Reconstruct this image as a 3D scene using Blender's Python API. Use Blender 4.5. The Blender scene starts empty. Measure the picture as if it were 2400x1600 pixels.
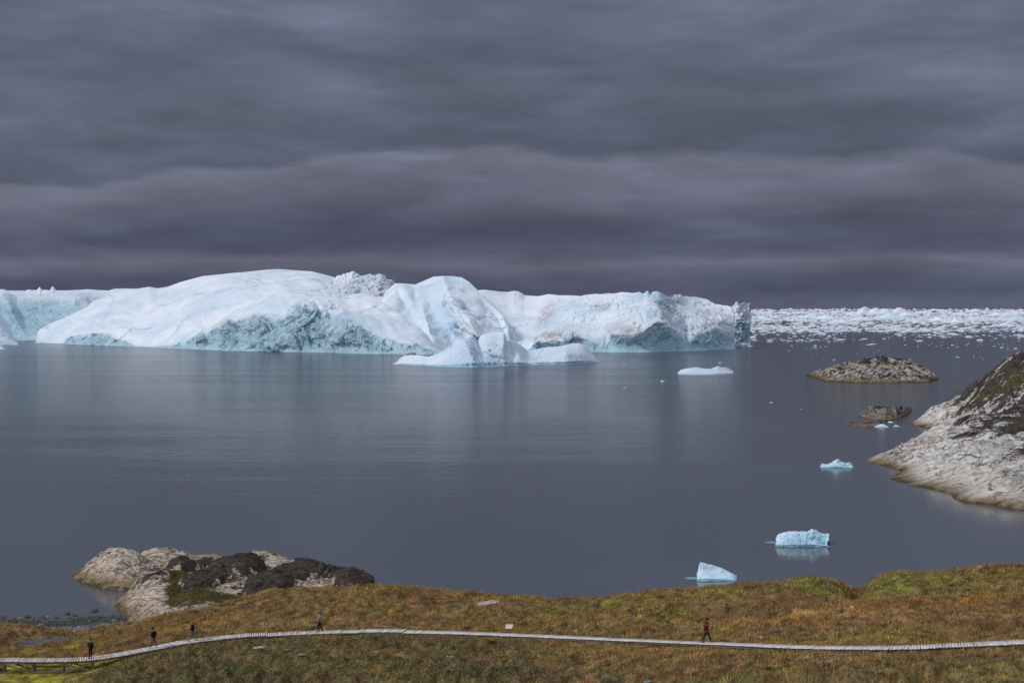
import bpy, bmesh, math, random
import numpy as np
from mathutils import Vector, Matrix
random.seed(7); rng = np.random.default_rng(7)
R = math.radians
F, H, Y0 = 3200.0, 34.0, 722.0          # focal length in photo pixels, eye height (m), horizon row
scn = bpy.context.scene
col = scn.collection

# ------------------------------------------------------------------ helpers
def P(px, py, D): return (D*(px-1200)/F, D, H-D*(py-Y0)/F)
def DW(py): return H*F/(py-Y0)            # distance of a point of the water surface
def link(o, parent=None):
    col.objects.link(o)
    if parent: o.parent = parent
    return o
def tag(o, label=None, cat=None, group=None, kind=None):
    if label: o['label'] = label
    if cat: o['category'] = cat
    if group: o['group'] = group
    if kind: o['kind'] = kind
    return o
def empty(name, loc=(0,0,0), rz=0):
    o = bpy.data.objects.new(name, None); o.location = loc; o.rotation_euler = (0,0,rz)
    o.empty_display_size = .3
    return link(o)
def np_mesh(name, verts, faces, mat, parent=None, smooth=True, attrs=None, colors=None):
    verts = np.asarray(verts, dtype=np.float32); faces = np.asarray(faces, dtype=np.int32)
    me = bpy.data.meshes.new(name)
    n, k = faces.shape
    me.vertices.add(len(verts)); me.vertices.foreach_set('co', verts.ravel())
    me.loops.add(n*k); me.loops.foreach_set('vertex_index', faces.ravel())
    me.polygons.add(n); me.polygons.foreach_set('loop_start', np.arange(0, n*k, k, dtype=np.int32))
    me.update(calc_edges=True)
    if smooth: me.polygons.foreach_set('use_smooth', np.ones(n, dtype=bool))
    if attrs:
        for a, v in attrs.items():
            at = me.attributes.new(a, 'FLOAT', 'POINT'); at.data.foreach_set('value', np.asarray(v, dtype=np.float32).ravel())
    if colors is not None:
        at = me.color_attributes.new('Col', 'FLOAT_COLOR', 'POINT')
        c = np.ones((len(verts), 4), dtype=np.float32); c[:, :3] = colors
        at.data.foreach_set('color', c.ravel())
    me.materials.append(mat)
    me.validate()
    return link(bpy.data.objects.new(name, me), parent)
def grid_faces(nr, nc):
    a = (np.arange(nr-1)[:, None]*nc + np.arange(nc-1)[None, :]).ravel()
    return np.stack([a, a+1, a+nc+1, a+nc], axis=1)
def bm_obj(name, bm, mat, parent=None, smooth=False):
    me = bpy.data.meshes.new(name); bm.to_mesh(me); bm.free()
    me.materials.append(mat)
    for p in me.polygons: p.use_smooth = smooth
    return link(bpy.data.objects.new(name, me), parent)
def beam(bm, a, b, w, h):
    a = Vector(a); b = Vector(b); d = (b-a)
    L = d.length; d.normalize()
    up = Vector((0,0,1)) if abs(d.z) < .9 else Vector((0,1,0))
    s = d.cross(up).normalized(); u = s.cross(d).normalized()
    vs = [bm.verts.new(p + s*(w/2*i) + u*(h/2*j)) for p in (a, b) for i, j in ((-1,-1),(1,-1),(1,1),(-1,1))]
    for f in ((3,2,1,0),(4,5,6,7),(0,1,5,4),(1,2,6,5),(2,3,7,6),(3,0,4,7)): bm.faces.new([vs[k] for k in f])

# noise
_perm = np.random.default_rng(11).permutation(256); _perm = np.concatenate([_perm, _perm, _perm])
_grad = np.random.default_rng(12).normal(size=(256, 3)); _grad /= np.linalg.norm(_grad, axis=1)[:, None]
def pnoise(x, y, z):
    x = np.asarray(x, float); y = np.asarray(y, float)+0*x; z = np.asarray(z, float)+0*x
    xi = np.floor(x).astype(int); yi = np.floor(y).astype(int); zi = np.floor(z).astype(int)
    xf, yf, zf = x-xi, y-yi, z-zi
    xi &= 255; yi &= 255; zi &= 255
    u = xf**3*(xf*(xf*6-15)+10); v = yf**3*(yf*(yf*6-15)+10); w = zf**3*(zf*(zf*6-15)+10)
    def g(i, j, k):
        h = _perm[_perm[_perm[(xi+i) & 255]+((yi+j) & 255)]+((zi+k) & 255)]
        gr = _grad[h]
        return gr[..., 0]*(xf-i)+gr[..., 1]*(yf-j)+gr[..., 2]*(zf-k)
    l = lambda a, b, t: a+(b-a)*t
    return 1.6*l(l(l(g(0,0,0), g(1,0,0), u), l(g(0,1,0), g(1,1,0), u), v),
             l(l(g(0,0,1), g(1,0,1), u), l(g(0,1,1), g(1,1,1), u), v), w)
def fbm(x, y, z=0, o=4, gain=.5):
    s = 0; a = 1; f = 1
    for i in range(o):
        s = s + a*pnoise(x*f+17.3*i, y*f-9.1*i, z*f+5.7*i); a *= gain; f *= 2.03
    return s
def ridged(x, y, z=0, o=4, gain=.5):
    s = 0; a = 1; f = 1
    for i in range(o):
        s = s + a*(.55-2*np.abs(pnoise(x*f+31.3*i, y*f-7.1*i, z*f+3.7*i))); a *= gain; f *= 2.07
    return s+.4
_fr = np.random.default_rng(5); _fj = _fr.random((256, 3)); _fg = _fr.normal(size=(256, 3)); _fg /= np.linalg.norm(_fg, axis=1)[:, None]; _fo = _fr.uniform(-1, 1, 256)
def facets(x, y, z, tilt=1.):
    """broken planar facets: every jittered cell is a tilted plane"""
    x, y, z = np.broadcast_arrays(np.asarray(x, float), y, z); sh = x.shape; x = x.ravel(); y = y.ravel(); z = z.ravel()
    xi = np.floor(x).astype(int); yi = np.floor(y).astype(int); zi = np.floor(z).astype(int)
    best = np.full(len(x), 9e9); val = np.zeros(len(x))
    for i in (-1, 0, 1):
        for j in (-1, 0, 1):
            for k in (-1, 0, 1):
                h = _perm[_perm[_perm[(xi+i) & 255]+((yi+j) & 255)]+((zi+k) & 255)]
                dx = x-(xi+i+_fj[h, 0]); dy = y-(yi+j+_fj[h, 1]); dz = z-(zi+k+_fj[h, 2]); d2 = dx*dx+dy*dy+dz*dz
                m = d2 < best; best = np.where(m, d2, best)
                val = np.where(m, _fo[h]*.5+tilt*(dx*_fg[h, 0]+dy*_fg[h, 1]+dz*_fg[h, 2]), val)
    return val.reshape(sh)
def sstep(a, b, x):
    t = np.clip((x-a)/(b-a), 0, 1); return t*t*(3-2*t)
def interp(pts):
    xs = np.array([p[0] for p in pts], float); ys = np.array([p[1] for p in pts], float)
    return lambda x: np.interp(x, xs, ys)
class TPS:
    def __init__(s, pts, lam=0.0):
        p = np.array(pts, float); s.p = p[:, :2]/50.0; n = len(p)
        K = s.k(s.p, s.p) + lam*np.eye(n)
        Q = np.hstack([np.ones((n, 1)), s.p])
        A = np.block([[K, Q], [Q.T, np.zeros((3, 3))]])
        s.w = np.linalg.solve(A, np.concatenate([p[:, 2], np.zeros(3)]))
    @staticmethod
    def k(a, b):
        r2 = ((a[:, None, :]-b[None, :, :])**2).sum(-1)
        return .5*r2*np.log(r2+1e-12)
    def __call__(s, x, y):
        x = np.asarray(x, float); sh = x.shape
        q = np.stack([x.ravel(), np.asarray(y, float).ravel()], 1)/50.0
        out = np.empty(len(q))
        for i in range(0, len(q), 40000):
            c = q[i:i+40000]
            out[i:i+40000] = s.k(c, s.p)@s.w[:-3] + s.w[-3] + c@s.w[-2:]
        return out.reshape(sh)

# ------------------------------------------------------------------ materials
class NT:
    def __init__(s, name):
        s.m = bpy.data.materials.new(name); s.m.use_nodes = True
        s.t = s.m.node_tree; s.b = s.t.nodes['Principled BSDF']; s.out = s.t.nodes['Material Output']
    def n(s, kind, **kw):
        nd = s.t.nodes.new(kind)
        for k, v in kw.items():
            if k in nd.inputs.keys() if isinstance(k, str) else False: pass
            setattr(nd, k, v)
        return nd
    def l(s, a, b): s.t.links.new(a, b)
    def val(s, sock, v):
        if hasattr(v, 'is_linked') or isinstance(v, bpy.types.NodeSocket): s.l(v, sock)
        else: sock.default_value = v
    def noise(s, vec, scale, detail=4, rough=.55, dist=0, dim='3D'):
        nd = s.n('ShaderNodeTexNoise'); nd.noise_dimensions = dim
        nd.inputs['Scale'].default_value = scale; nd.inputs['Detail'].default_value = detail
        nd.inputs['Roughness'].default_value = rough; nd.inputs['Distortion'].default_value = dist
        s.l(vec, nd.inputs['Vector']); return nd.outputs['Fac']
    def mapping(s, vec, scale=(1,1,1), rot=(0,0,0)):
        nd = s.n('ShaderNodeMapping'); nd.inputs['Scale'].default_value = scale; nd.inputs['Rotation'].default_value = rot
        s.l(vec, nd.inputs['Vector']); return nd.outputs[0]
    def pos(s): return s.n('ShaderNodeNewGeometry').outputs['Position']
    def math(s, op, a, b=0.0, c=0.0, clamp=False):
        nd = s.n('ShaderNodeMath'); nd.operation = op; nd.use_clamp = clamp
        s.val(nd.inputs[0], a); s.val(nd.inputs[1], b)
        if op in ('MULTIPLY_ADD',): s.val(nd.inputs[2], c)
        return nd.outputs[0]
    def ramp(s, fac, stops, interp='LINEAR'):
        nd = s.n('ShaderNodeValToRGB'); cr = nd.color_ramp; cr.interpolation = interp
        while len(cr.elements) < len(stops): cr.elements.new(.5)
        for e, (p, c) in zip(cr.elements, stops):
            e.position = p; e.color = (c, c, c, 1) if not isinstance(c, tuple) else (*c, 1)
        s.l(fac, nd.inputs[0]); return nd.outputs[0]
    def mix(s, fac, a, b, mode='MIX'):
        nd = s.n('ShaderNodeMix'); nd.data_type = 'RGBA'; nd.blend_type = mode
        s.val(nd.inputs[0], fac)
        for sock, v in ((nd.inputs[6], a), (nd.inputs[7], b)):
            if isinstance(v, tuple): sock.default_value = (*v, 1)
            else: s.l(v, sock)
        return nd.outputs[2]
    def attr(s, name, what='Fac'):
        nd = s.n('ShaderNodeAttribute'); nd.attribute_name = name; return nd.outputs[what]
    def bump(s, h, strength, dist, prev=None):
        nd = s.n('ShaderNodeBump'); s.val(nd.inputs['Strength'], strength); nd.inputs['Distance'].default_value = dist
        s.l(h, nd.inputs['Height'])
        if prev is not None: s.l(prev, nd.inputs['Normal'])
        return nd.outputs[0]
    def fin(s, color=None, rough=None, normal=None, spec=.3):
        if color is not None: s.val(s.b.inputs['Base Color'], (*color, 1) if isinstance(color, tuple) else color)
        if rough is not None: s.val(s.b.inputs['Roughness'], rough)
        if normal is not None: s.l(normal, s.b.inputs['Normal'])
        s.b.inputs['Specular IOR Level'].default_value = spec
        return s.m

def ice_mat(name, k=1.0, tone=(1,1,1), small=False):
    """k scales noise features: 1 for the big bergs (metres), larger for small pieces"""
    T = NT(name); p = T.pos(); q = T.mapping(p, (k, k, k))
    big = T.noise(q, .018, 5, .6, .6); mid = T.noise(q, .09, 5, .6, .4); fine = T.noise(q, .5, 4, .6)
    snow = T.mix(T.ramp(big, [(.38, 0.), (.62, 1.)]), (.80, .845, .93), (.60, .715, .85))
    snow = T.mix(T.math('MULTIPLY', T.ramp(mid, [(.5, 0.), (.75, 1.)]), .25), snow, (.66, .78, .86))
    blue = T.mix(T.ramp(mid, [(.35, 0.), (.65, 1.)]), (.29, .465, .58), (.48, .66, .77))
    blue = T.mix(T.ramp(fine, [(.55, 0.), (.8, .6)]), blue, (.30, .42, .50))
    c = T.mix(T.math('ADD', T.attr('cliff'), T.math('MULTIPLY', T.math('SUBTRACT', mid, .5), .5), clamp=True), snow, blue)
    # deep blue ice; the mask also darkens hollow faces through colour
    c = T.mix(T.math('MULTIPLY', T.attr('teal'), T.ramp(fine, [(.3, .45), (.6, 1.)])), c, (.20, .43, .53))
    # dirt with its own shape
    dn = T.noise(q, .22, 7, .72, .8)
    dm = T.math('MULTIPLY', T.math('MULTIPLY', T.attr('dirt'), 1.5, clamp=True), T.ramp(dn, [(.40, .12), (.56, 1.)]))
    c = T.mix(dm, c, (.35, .315, .345))
    # thin old cracks
    if not small:
        v = T.n('ShaderNodeTexVoronoi'); v.feature = 'DISTANCE_TO_EDGE'; v.inputs['Scale'].default_value = .012*k
        wv = T.n('ShaderNodeVectorMath'); wv.operation = 'MULTIPLY_ADD'
        nz = T.n('ShaderNodeTexNoise'); nz.inputs['Scale'].default_value = .03; nz.inputs['Detail'].default_value = 5
        T.l(p, nz.inputs['Vector']); T.l(nz.outputs['Color'], wv.inputs[0]); wv.inputs[1].default_value = (45, 45, 45); T.l(p, wv.inputs[2])
        T.l(wv.outputs[0], v.inputs['Vector'])
        ln = T.ramp(v.outputs['Distance'], [(0., 1.), (.016, 0.)])
        msk = T.ramp(T.noise(p, .011, 2), [(.5, 0.), (.6, 1.)])
        c = T.mix(T.math('MULTIPLY', T.math('MULTIPLY', ln, msk), .85), c, (.26, .38, .52))
    h = T.noise(q, .12, 8, .62, .5)
    h2 = T.noise(q, .6, 4, .6)
    st = T.math('ADD', T.math('MULTIPLY', T.attr('rough'), .75), .22)
    nrm = T.bump(h, st, 3.0/k)
    nrm = T.bump(h2, st, .6/k, nrm)
    return T.fin(T.mix(1., c, tone, 'MULTIPLY'), .55, nrm, .25)

def rock_mat(name, k=1.0, pale=(.50, .45, .41), tide=1.3, rot=.6, crk=.8):
    T = NT(name); p = T.pos(); q = T.mapping(p, (k, k, k))
    st = T.mapping(p, (.35*k, 1.6*k, 1.2*k), (0, 0, rot))
    n1 = T.noise(q, .35, 6, .65, .5); n2 = T.noise(st, .9, 7, .7, .8); n3 = T.noise(q, 3.0, 4, .6)
    c = T.mix(T.ramp(n1, [(.3, 0.), (.7, 1.)]), tuple(a*.78 for a in pale), tuple(min(.76, a*1.2) for a in pale))
    c = T.mix(T.math('MULTIPLY', T.ramp(T.noise(q, .16, 4), [(.5, 0.), (.7, 1.)]), .5), c, (.50, .37, .30))
    # dark streaks and cracks
    ck = T.ramp(n2, [(.30, 1.), (.41, 0.)])
    c = T.mix(T.math('MULTIPLY', ck, crk), c, (.09, .085, .08))
    v = T.n('ShaderNodeTexVoronoi'); v.feature = 'DISTANCE_TO_EDGE'; v.inputs['Scale'].default_value = .55
    wv = T.n('ShaderNodeVectorMath'); wv.operation = 'MULTIPLY_ADD'
    nz = T.n('ShaderNodeTexNoise'); nz.inputs['Scale'].default_value = .8*k; nz.inputs['Detail'].default_value = 4
    T.l(p, nz.inputs['Vector']); T.l(nz.outputs['Color'], wv.inputs[0]); wv.inputs[1].default_value = (1.6/k,)*3; T.l(st, wv.inputs[2])
    T.l(wv.outputs[0], v.inputs['Vector'])
    ln = T.ramp(v.outputs['Distance'], [(0., 1.), (.09, 0.)])
    c = T.mix(T.math('MULTIPLY', ln, crk), c, (.055, .045, .04))
    v2 = T.n('ShaderNodeTexVoronoi'); v2.feature = 'DISTANCE_TO_EDGE'; v2.inputs['Scale'].default_value = .2
    T.l(wv.outputs[0], v2.inputs['Vector']); ln2 = T.ramp(v2.outputs['Distance'], [(0., 1.), (.035, 0.)])
    c = T.mix(T.math('MULTIPLY', ln2, .9), c, (.035, .03, .028))
    # lichen
    lm = T.ramp(T.math('ADD', T.attr('dark'), T.math('MULTIPLY', T.math('SUBTRACT', n2, .5), 2.2)), [(.40, 0.), (.56, 1.)])
    c = T.mix(T.math('MULTIPLY', lm, .93), c, T.mix(T.ramp(n3, [(.4, 0.), (.7, 1.)]), (.013, .010, .009), (.060, .048, .040)))
    sz = T.n('ShaderNodeSeparateXYZ'); T.l(p, sz.inputs[0])
    st_ = T.math('MULTIPLY', T.ramp(T.math('DIVIDE', sz.outputs[2], tide*2.6), [(.25, 1.), (.8, 0.)]), T.ramp(n1, [(.35, .2), (.6, .75)]))
    c = T.mix(st_, c, (.30, .215, .145))
    # seaweed and wet band over the water line
    sep = T.n('ShaderNodeSeparateXYZ'); T.l(p, sep.inputs[0])
    zz = T.math('ADD', sep.outputs[2], T.math('MULTIPLY', T.math('ADD', T.math('SUBTRACT', n1, .5), T.math('MULTIPLY', T.math('SUBTRACT', n2, .5), 1.1)), tide*2.2))
    c = T.mix(T.ramp(T.math('DIVIDE', zz, tide*2.), [(.25, .85), (.62, 0.)]), c, (.21, .155, .085))
    c = T.mix(T.ramp(T.math('DIVIDE', zz, tide*2.), [(.06, .9), (.24, 0.)]), c, (.06, .048, .028))
    # moss / grass pockets
    gm = T.ramp(T.math('ADD', T.attr('green'), T.math('MULTIPLY', T.math('SUBTRACT', n1, .5), .9)), [(.42, 0.), (.58, 1.)])
    g = T.mix(T.ramp(n3, [(.35, 0.), (.65, 1.)]), (.062, .055, .022), (.125, .105, .045))
    c = T.mix(gm, c, g)
    nrm = T.bump(n2, .9, .35/k); nrm = T.bump(ln, .6, -.12/k, nrm); nrm = T.bump(n3, .4, .08/k, nrm)
    return T.fin(c, .85, nrm, .08)

def plain(name, c, rough=.7, var=.25, scale=6., spec=.3):
    T = NT(name); p = T.n('ShaderNodeTexCoord').outputs['Object']
    n = T.noise(p, scale, 4, .6)
    cc = T.mix(T.ramp(n, [(.3, 0.), (.7, 1.)]), tuple(a*(1-var) for a in c), tuple(min(1, a*(1+var)) for a in c))
    return T.fin(cc, rough, T.bump(n, .25, .02), spec)

# ------------------------------------------------------------------ world, sun, camera
w = bpy.data.worlds.new("World"); scn.world = w; w.use_nodes = True
nt = w.node_tree; nt.nodes.clear()
class WT(NT):
    def __init__(s): s.t = nt
W = WT()
wo = W.n('ShaderNodeOutputWorld')
d = W.n('ShaderNodeTexCoord').outputs['Generated']
sep = W.n('ShaderNodeSeparateXYZ'); W.l(d, sep.inputs[0])
dx, dy, dz = sep.outputs
zc = W.math('MAXIMUM', dz, 0.0)
den = W.math('ADD', zc, .035)
cmb = W.n('ShaderNodeCombineXYZ'); W.l(W.math('DIVIDE', dx, den), cmb.inputs[0]); W.l(W.math('DIVIDE', dy, den), cmb.inputs[1])
cp = cmb.outputs[0]
big = W.noise(cp, .32, 5, .55, .4); sm = W.noise(cp, 1.1, 6, .6, .5)
# soft horizontal banks
bk = W.mapping(d, (1.3, 1.3, 10.)); bn = W.noise(bk, 1.9, 6, .56, .2)
fs = W.mapping(d, (4., 4., 21.)); fn = W.noise(fs, 1.7, 6, .6, .25)
lump = W.noise(W.mapping(d, (1., 1., 2.6)), 5.5, 5, .55, .3)
warp = W.math('MULTIPLY', W.math('SUBTRACT', big, .5), .035)
warp2 = W.math('MULTIPLY', W.math('SUBTRACT', fn, .5), .03)
tilt = W.noise(W.mapping(d, (1., 1., 2.)), 2.6, 4, .55)
warp = W.math('ADD', warp, W.math('MULTIPLY', W.math('SUBTRACT', tilt, .5), .11))
zz = W.math('ADD', zc, W.math('MULTIPLY', W.math('ADD', warp, warp2), W.math('MULTIPLY', zc, 9., clamp=True)))
S = .5
blu = lambda st: [(q[0], (q[1][0]*1.14, q[1][1]*1.19, q[1][2]*1.30)) for q in st]
cl = W.ramp(W.math('MULTIPLY', zz, 1/S), blu([(0., (.096,.100,.136)), (.005/S, (.090,.095,.132)), (.012/S, (.064,.070,.104)), (.021/S, (.072,.077,.110)), (.033/S, (.112,.112,.142)),
   (.041/S, (.072,.075,.108)), (.052/S, (.064,.068,.100)), (.072/S, (.094,.098,.128)), (.098/S, (.130,.134,.166)), (.106/S, (.080,.089,.116)), (.15/S, (.096,.102,.130)),
   (.225/S, (.118,.131,.172)), (.32/S, (.20,.215,.25)), (.5/S, (.34,.36,.38))]))
def sh_(v, dzz):
    n_ = W.n('ShaderNodeVectorMath'); n_.operation = 'ADD'; W.l(v, n_.inputs[0]); n_.inputs[1].default_value = (0, 0, dzz); return n_.outputs[0]
# relief of the cloud bases: the same noise seen a little higher up, subtracted
reli = []
for (mp_, sc_, dzz, de) in (((1.5, 1.5, 6.5), 3.4, .035, 7), ((3., 3., 15.), 3.6, .03, 6)):
    v_ = W.mapping(d, mp_); a_ = W.noise(v_, sc_, de, .56, .35); b_ = W.noise(sh_(v_, dzz*3), sc_, de, .56, .35)
    reli.append(W.math('SUBTRACT', a_, b_))
rel = W.math('ADD', W.math('MULTIPLY', reli[0], .40), W.math('MULTIPLY', reli[1], .20))
nz = W.math('ADD', W.math('MULTIPLY', bn, .8), W.math('ADD', W.math('MULTIPLY', fn, .3), W.math('MULTIPLY', lump, .95)))
mod = W.ramp(W.math('ADD', W.math('MULTIPLY', nz, .5), rel), [(.34, .76), (.44, .90), (.52, 1.04), (.60, 1.22), (.72, 1.55)])
cl = W.mix(1., cl, mod, 'MULTIPLY')
# bright overhead and behind the viewer
hi = W.ramp(zc, [(.3, 0.), (.75, 1.)])
cl = W.mix(hi, cl, W.mix(W.ramp(sm, [(.35, 0.), (.65, 1.)]), (.40, .43, .50), (.70, .74, .82)))
back = W.ramp(W.math('MULTIPLY', dy, -1.), [(.0, 0.), (.6, 1.)])
cl = W.mix(W.math('MULTIPLY', back, .8), cl, (.44, .47, .54))
bgc = W.n('ShaderNodeBackground'); W.l(cl, bgc.inputs[0]); bgc.inputs[1].default_value = 1.0
SUN_EL, SUN_AZ = R(40), R(242)            # azimuth from +Y clockwise; behind and left of the camera
sky = W.n('ShaderNodeTexSky'); sky.sky_type = 'NISHITA'; sky.sun_disc = False
sky.sun_elevation = SUN_EL; sky.sun_rotation = SUN_AZ
bgs = W.n('ShaderNodeBackground'); W.l(sky.outputs[0], bgs.inputs[0]); bgs.inputs[1].default_value = .08
mx = W.n('ShaderNodeMixShader'); mx.inputs[0].default_value = .985
W.l(bgs.outputs[0], mx.inputs[1]); W.l(bgc.outputs[0], mx.inputs[2]); W.l(mx.outputs[0], wo.inputs[0])

sl = bpy.data.lights.new('sun', 'SUN'); sl.energy = 1.75; sl.angle = R(11); sl.color = (1., .965, .92)
so = link(bpy.data.objects.new('sun', sl))
sd = Vector((math.sin(SUN_AZ)*math.cos(SUN_EL), math.cos(SUN_AZ)*math.cos(SUN_EL), math.sin(SUN_EL)))
so.rotation_euler = sd.to_track_quat('Z', 'Y').to_euler(); so.location = (-20, -40, 90)

cam = bpy.data.cameras.new('camera'); cam.lens = F/2400*36; cam.sensor_width = 36; cam.shift_y = -(800-Y0)/2400
cam.clip_start = .5; cam.clip_end = 250000
co = link(bpy.data.objects.new('camera', cam)); co.location = (0, 0, H); co.rotation_euler = (R(90), 0, 0)
scn.camera = co
scn.view_settings.view_transform = 'Standard'; scn.view_settings.look = 'None'
scn.view_settings.exposure = 0; scn.view_settings.gamma = 1

# ------------------------------------------------------------------ water
T = NT('sea_water'); p = T.pos()
patch = T.noise(T.mapping(p, (.0015, .014, 1)), 1.0, 5, .6, .8)
patch2 = T.noise(T.mapping(p, (.006, .05, 1)), 1.0, 4, .6, .6)
pk = T.math('ADD', T.math('MULTIPLY', patch, .6), T.math('MULTIPLY', patch2, .4))
r1 = T.noise(T.mapping(p, (.35, 1.1, 1)), 1.0, 5, .6, .3)
r2 = T.noise(T.mapping(p, (.05, .22, 1)), 1.0, 4, .55, .3)
stg = T.ramp(pk, [(.38, .38), (.62, 1.)])
sy_ = T.n('ShaderNodeSeparateXYZ'); T.l(p, sy_.inputs[0])
far = T.n('ShaderNodeMapRange'); T.l(sy_.outputs[1], far.inputs[0]); far.inputs[1].default_value = 180; far.inputs[2].default_value = 650; far.inputs[3].default_value = .16; far.inputs[4].default_value = 1.
stg = T.math('MULTIPLY', stg, far.outputs[0])
r3 = T.noise(T.mapping(p, (1.2, 1.6, 1)), 1.1, 3, .6)
nr = T.bump(r2, T.math('MULTIPLY', stg, .3), .5)
nr = T.bump(r3, T.math('MULTIPLY', stg, .62), .14, nr)
nr = T.bump(r1, T.math('MULTIPLY', stg, .30), .10, nr)
r4 = T.noise(T.mapping(p, (.03, .55, 1)), 1.0, 5, .62, .4)
nr = T.bump(r4, T.math('MULTIPLY_ADD', far.outputs[0], .22, .09), .14, nr)
wc = T.mix(T.ramp(pk, [(.35, 0.), (.65, 1.)]), (.074, .084, .101), (.068, .074, .092))
rg = T.ramp(pk, [(.35, .05), (.65, .08)])
T.b.inputs['IOR'].default_value = 1.33
bd = T.n('ShaderNodeBsdfDiffuse'); T.l(wc, bd.inputs[0])
gl = T.n('ShaderNodeBsdfGlossy'); gl.inputs[0].default_value = (1, 1, 1, 1); T.val(gl.inputs['Roughness'], rg); T.l(nr, gl.inputs['Normal'])
fr = T.n('ShaderNodeFresnel'); fr.inputs[0].default_value = 1.33; T.l(nr, fr.inputs['Normal'])
mxw = T.n('ShaderNodeMixShader'); T.l(T.math('MINIMUM', fr.outputs[0], .46), mxw.inputs[0]); T.l(bd.outputs[0], mxw.inputs[1]); T.l(gl.outputs[0], mxw.inputs[2])
T.l(mxw.outputs[0], T.out.inputs[0]); WATER = T.m
Rw = 120000.
rings = [0, 60, 150, 300, 600, 1200, 2500, 5000, 12000, 30000, 70000, Rw]
vs = [(0, 0, 0)]; fs_ = []
bm = bmesh.new()
nseg = 128; prev = [bm.verts.new((0, 0, 0))]
for r_ in rings[1:]:
    cur = [bm.verts.new((r_*math.cos(2*math.pi*i/nseg), r_*math.sin(2*math.pi*i/nseg), 0)) for i in range(nseg)]
    for i in range(nseg):
        j = (i+1) % nseg
        if len(prev) == 1: bm.faces.new((prev[0], cur[i], cur[j]))
        else: bm.faces.new((prev[i], cur[i], cur[j], prev[j]))
    prev = cur
tag(bm_obj('water', bm, WATER), kind='structure')

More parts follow.
